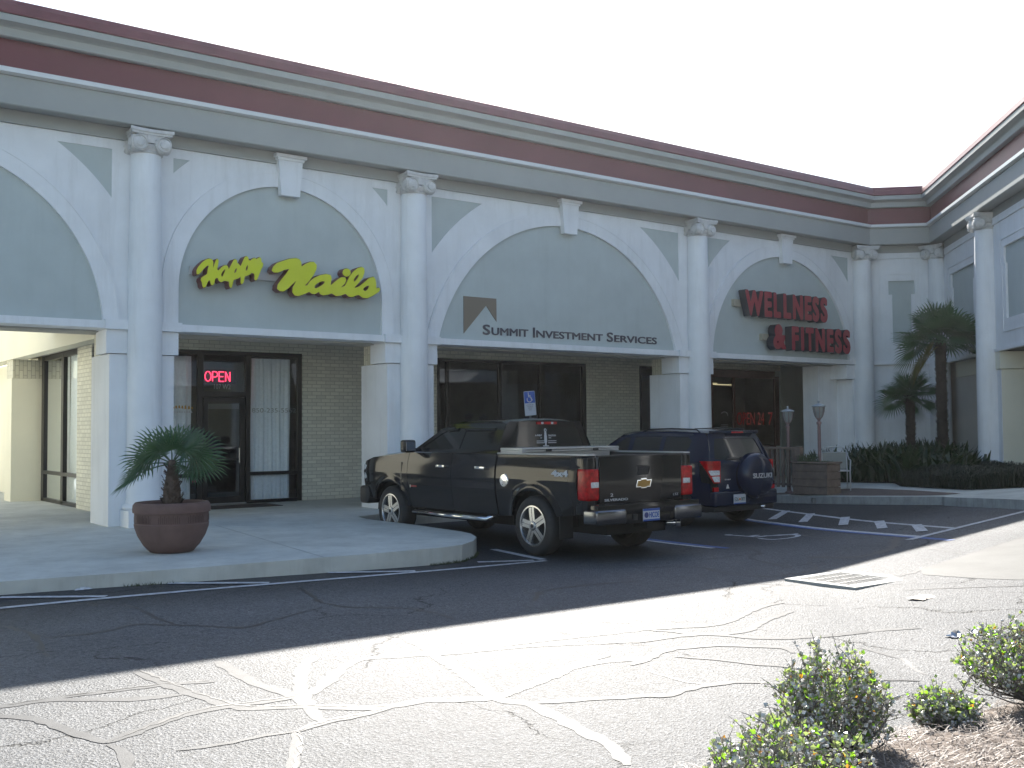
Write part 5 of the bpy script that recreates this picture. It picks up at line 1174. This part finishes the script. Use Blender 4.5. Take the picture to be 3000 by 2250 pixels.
# --- potted palm on the left walkway
PX, PY = 4.45, 12.78
M_terra = mat('terracotta_pot', (.145, .088, .075), rough=.8, var=.14, vscale=5, bump=.25, bscale=70, dirt=.3)
POT = thing('terracotta_pot', 'large round brown terracotta pot holding a small fan palm', 'plant pot', (PX, PY, .152))
m2 = MB(); m2.lathe([(.0, 0), (.235, 0), (.255, .008), (.33, .09), (.395, .20), (.43, .30), (.437, .345), (.430, .352), (.432, .47), (.437, .478), (.452, .482), (.455, .52), (.45, .57), (.425, .60), (.40, .602), (.385, .58), (.385, .50), (.0, .50)], n=64, cap=False)
obj('pot_body', m2, M_terra, POT, auto=35)
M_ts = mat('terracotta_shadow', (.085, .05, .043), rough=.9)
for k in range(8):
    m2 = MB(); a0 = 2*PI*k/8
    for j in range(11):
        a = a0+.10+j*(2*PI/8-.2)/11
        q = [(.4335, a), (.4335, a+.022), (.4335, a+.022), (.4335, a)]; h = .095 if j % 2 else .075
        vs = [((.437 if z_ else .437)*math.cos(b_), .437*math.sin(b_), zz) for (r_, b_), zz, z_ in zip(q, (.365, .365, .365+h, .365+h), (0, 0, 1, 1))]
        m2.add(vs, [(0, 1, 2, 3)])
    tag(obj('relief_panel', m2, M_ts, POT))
m2 = MB(); m2.lathe([(.0, .515), (.386, .505)], n=32, cap=False); obj('potting_soil', m2, M_soil, POT)
PP = thing('potted_palm', 'small fan palm with shaggy trunk growing in the brown pot', 'palm', (PX+.0, PY, .66))
m2 = MB(); m2.lathe([(.06, -.02), (.09, .02), (.105, .12), (.10, .25), (.075, .38), (.055, .50), (.04, .60)], n=18); boots(m2, .0, .5, .10, .06, 150, .10); obj('trunk', m2, M_boot, PP)
TOPZ = .60
# azimuths in world; camera sees roughly from (-.33,-.94)
spec = [(75, 66, .32, .44, 0, 0), (20, 62, .32, .44, -5, 20), (160, 58, .30, .40, 0, -45), (143, 30, .36, .40, 5, -50), (150, 10, .38, .34, 10, -35), (143, -6, .50, .40, 8, -25), (-37, 34, .38, .44, 0, 55), (-28, 14, .40, .38, 10, 40), (-50, 52, .32, .42, 0, 50), (-60, 0, .30, .28, 25, 10), (110, 40, .32, .40, 0, -30), (250, 74, .22, .36, -10, 0)]
for az, el, pl_, rd_, ti_, ro_ in spec: frond('frond', PP, (0, 0, TOPZ-.05), R(az), R(el), pl_*.82, rd_*.98, nseg=23, spread=235, split=.36, fold=.30, droop=.14, pw=.008, tilt=ti_, roll=ro_)

def palm_tree(name, label, loc, h, tr, nf, pl_, rd_, dry, seed, drp=.22):
    random.seed(seed)
    T = thing(name, label, 'palm', loc, 0, 'palms in the corner bed')
    m2 = MB(); k = 14; m2.lathe([(tr*(1.25 if i == 0 else 1+.08*math.sin(i*1.7)), h*i/k) for i in range(k+1)], n=16); boots(m2, .0, h, tr, tr*.95, int(300*h), .07*(tr/.09)); boots(m2, h*.9, h+.1, tr, tr*.8, 60, .14)
    obj('trunk', m2, M_bootd, T)
    for i in range(nf):
        t = i/nf; el = 82-92*t+random.uniform(-8, 8); az = i*137.5+random.uniform(-12, 12)
        m = M_palm
        if i >= nf-dry: m = M_palmy; el = -25+random.uniform(-12, 10); az = 150+random.uniform(-25, 25)
        frond('frond', T, (0, 0, h-.04+.08*(1-t)), R(az), R(el), pl_*random.uniform(.85, 1.1), rd_*random.uniform(.9, 1.08), nseg=34, fold=.30, droop=drp, m=m, pw=.010, tilt=random.uniform(-12, 22), roll=random.uniform(-50, 50))
    return T
palm_tree('palm_tree', 'taller fan palm with slender shaggy trunk in the corner bed', (22.89, 13.70, .50), 3.02, .115, 26, .56, .66, 2, 3, .12)
palm_tree('palm_tree', 'shorter fan palm left of the taller one in the corner bed', (23.33, 14.80, .50), 1.72, .105, 17, .42, .52, 0, 8, .12)
random.seed(21)

# ============================================================ corner planting
M_leafd = mat('dark_broad_leaf', (.030, .050, .022), rough=.35, col2=(.015, .030, .016), vscale=6, trans=.15)
def inside(pts, x, y): return float(F_poly(pts)(np.array([x]), np.array([y]))[0]) < -.03
CLUMP = [(20.75, 16.4), (21.0, 15.35), (20.35, 13.3), (19.75, 12.75), (20.6, 12.0), (22.0, 12.1), (25.1, 15.2), (24.0, 16.4)]
mb = MB(); c_ = 0
while c_ < 1500:
    x = random.uniform(19.5, 25.3); y = random.uniform(11.9, 16.5)
    if not inside(CLUMP, x, y): continue
    front = x+.3*(y-13) < 21.6
    if not front and random.random() < .45: continue
    c_ += 1; a = random.uniform(0, 2*PI); l = random.uniform(.45, .95)*(1 if y > 12.8 else .8); w = random.uniform(.035, .06); lean = random.uniform(.1, .75)
    z = gz(x, y)+.13; o = Vector((math.cos(a), math.sin(a), 0)); tn = Vector((-math.sin(a), math.cos(a), 0)); L_, Rr, C_ = [], [], []
    for k in range(6):
        t = k/5; p = Vector((x, y, z))+o*(l*lean*t**1.8)+Vector((0, 0, l*(t-.35*lean*t**3))); ww = w*math.sin(PI*min(1, max(0, (t-.12)/.88)**.75))+.004
        L_.append(p-tn*ww); Rr.append(p+tn*ww)
    mb.add(L_+Rr, [(k, k+1, 7+k, 6+k) for k in range(5)])
tag(obj('broad_leaf_plants', mb, M_leafd), 'mass of dark upright broad-leaved plants filling the corner bed', 'plants', kind='stuff')
M_mondo = mat('mondo_grass', (.020, .032, .016), rough=.5, col2=(.010, .018, .010), vscale=8)
MON = [(19.5, 12.7), (18.4, 10.5), (18.5, 9.8), (19.2, 9.2), (20.2, 9.9), (22.6, 12.4), (20.6, 12.4)]
mb = MB(); c_ = 0
while c_ < 9000:
    x = random.uniform(18.3, 22.7); y = random.uniform(9.0, 12.8)
    if not inside(MON, x, y): continue
    c_ += 1; a = random.uniform(0, 2*PI); l = random.uniform(.14, .30)+.08*math.sin(x*4)*math.sin(y*3); z = gz(x, y)+.14+.10*math.sin(PI*min(1, max(0, -float(0)+.5)))*1.
    o = Vector((math.cos(a), math.sin(a), 0)); tn = Vector((-math.sin(a), math.cos(a), 0))*.005; b_ = Vector((x, y, z-.1)); m_ = b_+o*l*.35+Vector((0, 0, l+.05)); e = b_+o*l*1.0+Vector((0, 0, l*.75+.05))
    mb.add([b_-tn, b_+tn, m_+tn, m_-tn, e], [(0, 1, 2, 3), (3, 2, 4)])
tag(obj('border_grass', mb, M_mondo), 'low dark tufted grass edging the corner bed', 'ground cover', kind='stuff')

# ============================================================ foreground shrubs
def leafm(nm, c1, c2, tr): return mat(nm, c1, rough=.22, spec=.8, col2=c2, vscale=30, trans=tr)
M_lf = leafm('shrub_leaf', (.20, .20, .16), (.09, .10, .07), .30); M_lfg = leafm('shrub_new_leaf', (.12, .19, .03), (.08, .14, .03), .5); M_lfo = leafm('shrub_orange_leaf', (.32, .12, .03), (.18, .09, .03), .4)
M_lfw = mat('glint_shrub_leaf', (.62, .62, .58), rough=.3, spec=.9, col2=(.30, .31, .28), vscale=30)  # near-white leaves: sun glints painted into the colour
M_twig = mat('shrub_twig', (.17, .15, .14), rough=.8, var=.3, vscale=30)
M_glint = mat('white_glint', (.62, .58, .55), rough=.5)  # for small white dots standing in for glints on the leaves
def shrub(label, x, y, w, h, nst, seed, lens=.025, per=12, lean=(0, 0)):
    random.seed(seed); z = isl_z(x, y)-.01
    T = thing('twiggy_shrub', label, 'shrub', (x, y, z), 0, 'low shrubs at the edge of the island')  # no flowers: the white dots imitate sun glints
    st = MB(); Lf = [MB(), MB(), MB(), MB()]; bb = MB()
    def leaf(mb, p, d, l):
        d = d.normalized(); s = d.cross(Vector((random.uniform(-1, 1), random.uniform(-1, 1), random.uniform(-1, 1)))).normalized(); n_ = d.cross(s); w_ = l*.40
        mb.add([p, p+d*l*.45+s*w_+n_*l*.1, p+d*l-n_*l*.05, p+d*l*.45-s*w_+n_*l*.1, p+d*l*.5], [(0, 1, 4), (1, 2, 4), (2, 3, 4), (3, 0, 4)])
    per = max(3, int(per*.36))
    for i in range(nst):
        a = random.uniform(0, 2*PI); rr = math.sqrt(random.random()); lo = random.uniform(.35, .9) if random.random() < .35 else 1.; tx = Vector((math.cos(a)*rr*w/2+lean[0], math.sin(a)*rr*w/2+lean[1], h*lo*(1-.42*rr*rr)*random.uniform(.72, 1.1)))
        p = Vector((random.uniform(-.03, .03), random.uniform(-.03, .03), 0)); pts = [p]
        for k in range(1, 6):
            t = k/5; pts.append(p.lerp(tx, t)+Vector((math.cos(a), math.sin(a), 0))*(.10*w*math.sin(PI*t))+Vector([random.uniform(-.012, .012) for _ in range(3)]))
        st.tube(pts, [.005, .004, .003, .0022, .0016, .001], n=4)
        for k in (2, 3, 4):
            for q in range(2):
                b_ = pts[k].lerp(pts[k+1], random.random()); dv = Vector([random.uniform(-1, 1), random.uniform(-1, 1), random.uniform(.1, 1.1)]).normalized()*random.uniform(.05, .11)*(w/.5)**.5
                st.tube([b_, b_+dv*.6+Vector((0, 0, .004)), b_+dv], [.0022, .0018, .001], n=3)
                for _ in range(per//2):
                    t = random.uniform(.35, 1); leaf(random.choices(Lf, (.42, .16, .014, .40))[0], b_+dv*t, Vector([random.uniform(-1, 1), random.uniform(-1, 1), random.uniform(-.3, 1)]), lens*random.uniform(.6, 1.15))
        for _ in range(per):
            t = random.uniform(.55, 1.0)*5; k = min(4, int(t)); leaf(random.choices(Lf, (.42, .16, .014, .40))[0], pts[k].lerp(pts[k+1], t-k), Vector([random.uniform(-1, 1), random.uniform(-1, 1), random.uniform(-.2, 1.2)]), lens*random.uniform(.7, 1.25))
        if random.random() < .22:
            pass
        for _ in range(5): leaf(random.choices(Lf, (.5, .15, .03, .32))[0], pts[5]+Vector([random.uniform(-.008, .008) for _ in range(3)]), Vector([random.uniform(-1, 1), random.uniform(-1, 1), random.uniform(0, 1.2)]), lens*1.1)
        for _ in range(4):
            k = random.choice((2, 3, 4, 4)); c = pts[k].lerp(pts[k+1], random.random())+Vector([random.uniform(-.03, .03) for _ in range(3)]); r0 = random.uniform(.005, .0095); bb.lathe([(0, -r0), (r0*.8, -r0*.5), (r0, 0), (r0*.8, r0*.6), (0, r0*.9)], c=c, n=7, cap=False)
    obj('stems', st, M_twig, T); obj('foliage', Lf[0], M_lf, T); obj('new_foliage', Lf[1], M_lfg, T); obj('orange_foliage', Lf[2], M_lfo, T); obj('glint_foliage', Lf[3], M_lfw, T); tag(obj('glint_dots', bb, M_glint, T, smooth=True), kind='stuff')
    return T
shrub('rounded twiggy shrub standing alone in the middle of the island edge', 4.13, 3.04, .52, .50, 150, 1)
shrub('wide low shrub cropped by the bottom edge of the photo', 3.28, 2.62, .66, .34, 95, 2, lens=.025)
shrub('small low mounded shrub on the pine straw right of the rounded one', 4.95, 2.98, .34, .20, 100, 3, lens=.025, per=14)
shrub('large shrub with bright green tips at the right edge', 5.62, 2.82, .85, .44, 230, 4, lens=.026)
shrub('sparse shrub behind the large one at the right edge', 6.35, 2.95, .7, .38, 110, 5, lens=.026)
random.seed(31)

# ============================================================ storm drain
M_iron = mat('galvanised_grate', (.30, .30, .30), rough=.35, metal=.7, var=.2, vscale=10)
gx, gy = 9.24, 6.60; GA = R(-8)
DR = thing('storm_drain', 'concrete-framed steel storm drain grate half in shadow', 'drain', (gx, gy, gz(gx, gy)+.0), GA)
dzx = (gz(gx+.4, gy)-gz(gx-.4, gy))/.8; dzy = (gz(gx, gy+.4)-gz(gx, gy-.4))/.8
DR.rotation_euler = (-.030, -.030, GA); DR.location.z = .052
m2 = MB()
for b_ in ((-.42, .42, -.48, -.33), (-.42, .42, .40, .48), (-.42, -.33, -.33, .40), (.30, .42, -.33, .40)): m2.box(*b_, -.09, .008)
obj('concrete_frame', m2, mat('drain_concrete', (.36, .36, .34), rough=.7, var=.12, vscale=9), DR)
m2 = MB(); m2.box(-.33, .30, -.33, .40, -.085, -.05); obj('pit', m2, M_under, DR)
m2 = MB()
for i in range(5): y = -.32+.71*i/4; m2.box(-.325, .295, y-.014, y+.014, -.02, .006)
for i in range(13): x = -.32+.61*i/12; m2.box(x-.010, x+.010, -.33, .40, -.03, .0045)
obj('grate', m2, M_iron, DR)
# concrete pan right of the drain
f = F_poly([(9.78, 6.3), (11.05, 6.40), (12.74, 6.57), (16.4, 6.9), (15.9, 6.0), (12.0, 3.6), (10.2, 4.2), (9.7, 5.2), (9.75, 6.0)])
mb = MB(); sheet(mb, ms(f, 9.4, 16.6, 3.4, 7.1, .35), lambda u, v, d: (u, v, gz(u, v)+.0032))
struct('concrete_gutter', mb, mat('gutter_concrete', (.135, .135, .13), rough=.65, spec=.2, var=.12, vscale=2, bump=.3, bscale=80), label='paler concrete gutter pan right of the drain')

# ============================================================ patio things
M_wood = mat('weathered_wood', (.155, .12, .10), rough=.85, var=.22, vscale=7, bump=.3, bscale=40)
zp = lambda x, y: max(.153, gz(x, y)+.145)
RL = thing('patio_railing', 'brown wooden patio railing with narrow vertical slats', 'railing', (18.1, 14.7, zp(18.1, 14.7)))
m2 = MB(); m2.rbox(-.05, .07, -.62, 1.5, .96, 1.01, .008); obj('top_rail', m2, M_wood, RL)
m2 = MB(); m2.rbox(-.03, .03, -.58, 1.5, .20, .25, .006); obj('bottom_rail', m2, M_wood, RL)
for i in range(15):
    m2 = MB(); y = -.50+i*.135; m2.box(-.02, .02, y, y+.06, .16, .96); obj('slat', m2, M_wood, RL)
for y in (-.66, 1.5):
    m2 = MB(); m2.rbox(-.06, .06, y-.02, y+.12, 0, 1.02, .008); obj('post', m2, M_wood, RL)
BX = thing('wooden_planter', 'brown plank planter box beside the kerb', 'planter', (17.98, 13.58, zp(17.9, 13.45)))
BX.scale = (1, .78, 1)
m2 = MB()
for k in range(4): m2.rbox(-.22, -.19, -.56, .52, .02+k*.155, .165+k*.155, .006); m2.rbox(.19, .22, -.56, .52, .02+k*.155, .165+k*.155, .006); m2.rbox(-.19, .19, -.56, -.53, .02+k*.155, .165+k*.155, .006); m2.rbox(-.19, .19, .49, .52, .02+k*.155, .165+k*.155, .006)
m2.box(-.185, .185, -.525, .485, .02, .55); obj('planks', m2, M_wood, BX)
m2 = MB(); m2.rbox(-.25, -.17, -.60, .56, .64, .675, .006); m2.rbox(.17, .25, -.60, .56, .64, .675, .006); m2.rbox(-.17, .17, -.60, -.52, .64, .675, .006); m2.rbox(-.17, .17, .48, .56, .64, .675, .006); obj('rim_board', m2, M_wood, BX)
mb = MB(); 
for i in range(420):
    x = random.uniform(-.17, .17); y = random.uniform(-.45, .47); l = random.uniform(.05, .22)*(1.3 if y > 0 else .7); a = random.uniform(0, 2*PI); o = Vector((math.cos(a), math.sin(a), 0))*l*.7; tn = Vector((-math.sin(a), math.cos(a), 0))*.006
    b_ = Vector((x, y, .56)); mb.add([b_-tn, b_+tn, b_+o*.5+Vector((0, 0, l*.9))+tn, b_+o*.5+Vector((0, 0, l*.9))-tn, b_+o+Vector((0, 0, l))], [(0, 1, 2, 3), (3, 2, 4)])
pl = obj('planter_plants', mb, mat('planter_green', (.05, .075, .045), rough=.6, col2=(.03, .05, .03), vscale=12, trans=.2)); pl.scale = (1, .78, 1); pl.location = (17.98, 13.58, zp(17.9, 13.45))
tag(pl, 'wispy green plants growing in the brown planter box', 'plants')
M_lamp = mat('old_lamp_post', (.22, .15, .155), rough=.6, var=.15, vscale=9); M_cap2 = mat('lamp_cap', (.34, .38, .42), rough=.4); M_lglass = mat('frosted_lamp_glass', (.22, .24, .24), rough=.3)
def lamp(loc, label):
    T = thing('lamp_post', label, 'lamp post', loc, 0, 'garden lamp posts on the patio')
    m2 = MB(); m2.lathe([(.09, 0), (.09, .03), (.05, .06), (.045, .12), (.036, .2), (.034, 1.42), (.05, 1.44), (.055, 1.47), (.03, 1.49), (.03, 1.52), (.05, 1.54), (.055, 1.56)], n=16); obj('post', m2, M_lamp, T, auto=40)
    m2 = MB(); m2.lathe([(.05, 1.56), (.075, 1.60), (.105, 1.70), (.115, 1.80)], n=8); obj('lamp_glass', m2, M_lglass, T)
    m2 = MB()
    for k in range(8):
        a = 2*PI*k/8; m2.tube([(.055*math.cos(a), .055*math.sin(a), 1.56), (.08*math.cos(a), .08*math.sin(a), 1.60), (.11*math.cos(a), .11*math.sin(a), 1.70), (.12*math.cos(a), .12*math.sin(a), 1.80)], .006, n=4)
    obj('lamp_cage', m2, M_lamp, T)
    m2 = MB(); m2.lathe([(.12, 1.79), (.148, 1.80), (.145, 1.815), (.07, 1.845), (.02, 1.855), (.016, 1.88), (.024, 1.895), (.018, 1.915), (0, 1.92)], n=24, cap=False); obj('lamp_cap', m2, M_cap2, T, auto=40)
    return T
L1 = lamp((18.35, 14.55, zp(18.35, 14.5)), 'pinkish lamp post farther left, partly behind the railing')
L1.scale = (1, 1, .97)
L2 = dup(L1, (18.36, 13.76, zp(18.3, 13.8)), 0, 'pinkish lamp post nearer, behind the planter box'); L2.scale = (1, 1, 1)
M_chair = mat('white_chair_metal', (.42, .44, .45), rough=.45); M_mesh = mat('chair_mesh', (.20, .21, .19), rough=.7)
def chair(loc, rz, label):
    T = thing('patio_chair', label, 'chair', loc, rz, 'white metal patio chairs')
    m2 = MB(); m2.tube([(-.25, .22, .42), (-.25, .30, .62), (-.25, .36, .84), (-.18, .385, .90), (0, .39, .92), (.18, .385, .90), (.25, .36, .84), (.25, .30, .62), (.25, .22, .42)], .014, n=8); m2.tube([(-.245, .35, .80), (.245, .35, .80)], .010, n=6); obj('back_frame', m2, M_chair, T, smooth=True)
    m2 = MB(); m2.add([(-.24, .235, .45), (.24, .235, .45), (.24, .35, .80), (-.24, .35, .80), (-.24, .245, .45), (.24, .245, .45), (.24, .36, .80), (-.24, .36, .80)], [(0, 1, 2, 3), (4, 5, 6, 7), (0, 1, 5, 4), (2, 3, 7, 6)]); obj('backrest', m2, M_mesh, T)
    m2 = MB(); m2.rbox(-.26, .26, -.25, .24, .415, .44, .01); obj('seat', m2, M_chair, T)
    for sx in (-1, 1):
        m2 = MB(); m2.tube([(sx*.25, .36, .84), (sx*.29, .2, .66), (sx*.29, -.2, .65), (sx*.27, -.26, .42), (sx*.27, -.30, .0)], .013, n=6); obj('leg', m2, M_chair, T, smooth=True)
        m2 = MB(); m2.tube([(sx*.25, .22, .42), (sx*.26, .34, .0)], .013, n=6); obj('leg', m2, M_chair, T, smooth=True)
    return T
c1 = chair((19.0, 14.38, zp(19.0, 14.38)), R(217), 'white metal patio chair facing the kerb behind the planter box')
c2 = dup(c1, (18.75, 13.66, zp(18.7, 13.6)), R(-50), 'white metal patio chair seen from the side right of the planter box')

# ============================================================ disabled parking sign
HS = thing('parking_sign', 'blue and white disabled parking sign on a leaning post behind the pickup', 'road sign', (12.46, 15.75, .0), 0)
lean = Matrix.Rotation(R(-5.5), 4, 'Y')
HS.rotation_euler = (0, R(-4.5), R(-8))
m2 = MB(); m2.box(-.02, .02, .0, .02, -.2, 2.30); obj('post', m2, mat('sign_post', (.20, .21, .20), rough=.6, metal=.4), HS)
rr = [(-.152, 1.72), (-.152, 2.29), (-.14, 2.31), (.14, 2.31), (.152, 2.29), (.152, 1.72)]
m2 = MB(); m2.prism([(p[0], -.012, p[1]) for p in rr], (0, .006, 0)); pn = obj('sign_panel', m2, mat('sign_white', (.42, .46, .52), rough=.5), HS); pn.scale = (.80, 1, .78); pn.location = (0, 0, 2.31*.22)
m2 = MB(); m2.prism([(-.14, -.016, 2.02), (.14, -.016, 2.02), (.14, -.016, 2.285), (.13, -.016, 2.298), (-.13, -.016, 2.298), (-.14, -.016, 2.285)], (0, .0035, 0)); obj('blue_field', m2, mat('sign_blue', (.025, .085, .36), rough=.5), pn)
m2 = MB(); sheet(m2, ms(F_strokes([(w*.8, [(x*.165, z*.165) for x, z in p]) for w, p in [(.05*.165/.8*1.2, q[1]) for q in WHEEL]]), -.12, .12, -.14, .15, .006), lambda u, v, d: (u-.01, -.0175-d, 2.155+v), .0015); obj('wheelchair_symbol', m2, M_whitev, pn)
m2 = MB()
for t, z, w, h in (('PARKING BY', 1.965, .19, .022), ('DISABLED', 1.925, .15, .022), ('PERMIT', 1.885, .11, .022), ('ONLY', 1.845, .08, .022)): put_text(m2, t, face_M(0, -.0125, z), w=w, h=h, extr=.0015, align='CENTER')
obj('sign_text', m2, mat('sign_text', (.10, .10, .14), rough=.6), pn)

# ============================================================ litter
def crumple(name, label, x, y, w, d, h, m, seed, zoff=.004):
    random.seed(seed); z = gz(x, y)+zoff
    def fn(u, v):
        return (x+(u-.5)*w+random.uniform(-.012, .012), y+(v-.5)*d+random.uniform(-.012, .012), z+h*random.random()*math.sin(PI*min(1, max(0, u)))*math.sin(PI*v)+.003)
    m2 = MB(); m2.grid(fn, 7, 5); return tag(obj(name, m2, m), label, 'litter')
crumple('crumpled_paper', 'flattened pale wrapper lying on the sunlit asphalt', 8.62, 5.38, .30, .16, .03, mat('paper_pale', (.62, .55, .48), rough=.7), 4)
crumple('crushed_can', 'crushed silver and grey can on the asphalt near the shrubs', 7.30, 4.30, .14, .10, .05, mat('can_silver', (.5, .5, .52), rough=.25, metal=.8), 5)
crumple('crushed_box', 'torn grey and white card beside the crushed can', 7.48, 4.22, .17, .11, .05, mat('card_grey', (.28, .28, .31), rough=.6), 6)
crumple('plastic_scrap', 'small white scrap against the foot of the left kerb', 3.0, 11.2, .16, .06, .04, mat('scrap_white', (.55, .57, .6), rough=.5), 7)
crumple('leaf_litter', 'pinkish scrap near the right edge on the gutter pan', 12.9, 6.55, .25, .08, .02, mat('scrap_pink', (.45, .38, .38), rough=.7), 9)
M_weed = mat('kerb_weeds', (.06, .07, .03), rough=.8)
mb = MB(); random.seed(77)
for i in range(500):
    t = random.random()
    if i < 440: x = 7.0+1.45*random.random(); y = None
    else: x = 3.4+.5*random.random()
    P_ = [Vector(p) for p in SW]; y = 11.0
    for a, b_ in zip(P_, P_[1:]):
        if a.x <= x <= b_.x: y = a.y+(b_.y-a.y)*(x-a.x)/(b_.x-a.x); break
    y -= random.uniform(.0, .06); l = random.uniform(.01, .045); a = random.uniform(0, 6.28); z = gz(x, y)
    mb.add([(x-.004, y, z), (x+.004, y, z), (x+math.cos(a)*l*.6, y+math.sin(a)*l*.6, z+l)], [(0, 1, 2)])
tag(obj('kerb_weeds', mb, M_weed), 'sparse weeds along the foot of the walkway edge', 'weeds', kind='stuff')
# drain pipe end in the right kerb
m2 = MB(); m2.lathe([(.045, 0), (.045, .05), (.06, .05), (.06, 0)], n=16, axis='x', cap=False); o = obj('kerb_drain_pipe', m2, mat('pipe_grey', (.25, .25, .24), rough=.6)); o.location = (17.60, 13.36, gz(17.6, 13.4)+.07); tag(o, 'small round drain pipe end in the kerb', 'pipe')

# ============================================================ what stands behind the camera (seen in reflections)
BB = thing('opposite_building', 'sunlit cream building across the car park behind the photographer', 'building', (-14, -34, 0))
m2 = MB(); m2.box(-60, 26, -46, -34, 0, 6.0); obj('wall', m2, M_cream, BB, world=True)
m2 = MB(); m2.box(-60.6, 26.6, -46.6, -33.4, 6.002, 6.6); obj('roof', m2, M_roofred, BB, world=True)
m2 = MB()
for i in range(13): m2.box(-56+i*6.2, -52+i*6.2, -34.02, -33.99, .3, 3.2)
obj('shop_windows', m2, M_tint, BB, world=True)

# ============================================================ light
SUN_AZ = R(54); SUN_EL = R(35.0)
w = bpy.data.worlds.new('World'); bpy.context.scene.world = w; w.use_nodes = True
nt = w.node_tree; bg = nt.nodes['Background']
sky = nt.nodes.new('ShaderNodeTexSky'); sky.sky_type = 'NISHITA'; sky.sun_disc = False
sky.sun_elevation = SUN_EL; sky.sun_rotation = PI/2-SUN_AZ
sky.air_density = 1.2; sky.dust_density = .9; sky.altitude = 0
nt.links.new(sky.outputs['Color'], bg.inputs['Color']); bg.inputs['Strength'].default_value = .075
sd = bpy.data.lights.new('sun', 'SUN'); sd.energy = 4.6; sd.angle = R(.5); sd.color = (1., .95, .87)
so = bpy.data.objects.new('sun', sd); COL.objects.link(so)
dirn = Vector((math.cos(SUN_AZ)*math.cos(SUN_EL), math.sin(SUN_AZ)*math.cos(SUN_EL), math.sin(SUN_EL)))
so.rotation_euler = dirn.to_track_quat('Z', 'Y').to_euler(); so.location = dirn*40

# ============================================================ camera
PIT, ROL, AZ = R(2.35), R(-.445), R(53.0)
cam = bpy.data.cameras.new('camera'); co = bpy.data.objects.new('camera', cam); COL.objects.link(co)
cam.sensor_width = 36; cam.sensor_fit = 'HORIZONTAL'; cam.lens = 36*3100/3000; cam.clip_end = 1500; cam.clip_start = .05
cp, sp = math.cos(PIT), math.sin(PIT); c, s = math.cos(ROL), math.sin(ROL)
Rr = Matrix(((c, -s, 0), (s, c, 0), (0, 0, 1)))
r_ = Rr @ Vector((1, 0, 0)); fw = Rr @ Vector((0, sp, cp)); up = Rr @ Vector((0, -cp, sp))   # world axes (camera-heading frame) in camera coords x right, y down, z fwd
sa, ca = math.sin(AZ), math.cos(AZ)
# columns: image of world X, Y, Z in camera coords ; world X = sa*right + ca*fwd, Y = -ca*right + sa*fwd
Xc = r_*sa + fw*ca; Yc = -r_*ca + fw*sa; Zc = up
Mc = Matrix((( Xc[0], -Xc[1], -Xc[2]), (Yc[0], -Yc[1], -Yc[2]), (Zc[0], -Zc[1], -Zc[2])))   # rows world axes, cols blender cam x,y,z
M4 = Mc.to_4x4(); M4.translation = Vector((0, 0, 1.62)); co.matrix_world = M4
sc = bpy.context.scene; sc.camera = co
sc.view_settings.view_transform = 'Standard'; sc.view_settings.look = 'None'; sc.view_settings.exposure = EXPO; sc.view_settings.gamma = 1
sc.cycles.max_bounces = 8; sc.cycles.transparent_max_bounces = 8
sc.cycles.use_denoising = True
VEIL_D = .0005  # density of a thin volume added to imitate veiling lens glare
if VEIL_D:
    m = bpy.data.materials.new('glare_veil'); m.use_nodes = True; nt = m.node_tree; nt.nodes.remove(nt.nodes['Principled BSDF'])
    pv = nt.nodes.new('ShaderNodeVolumePrincipled'); pv.inputs['Color'].default_value = (.93, .96, 1, 1); pv.inputs['Density'].default_value = VEIL_D; pv.inputs['Anisotropy'].default_value = .8
    nt.links.new(pv.outputs['Volume'], nt.nodes['Material Output'].inputs['Volume'])
    m2 = MB(); m2.box(-62, 45, -50, 45, -1.6, 9.5); o = tag(obj('glare_veil', m2, m), 'thin bright haze added to imitate lens glare', kind='stuff')
    sc.cycles.volume_step_rate = 8; sc.cycles.volume_max_steps = 32
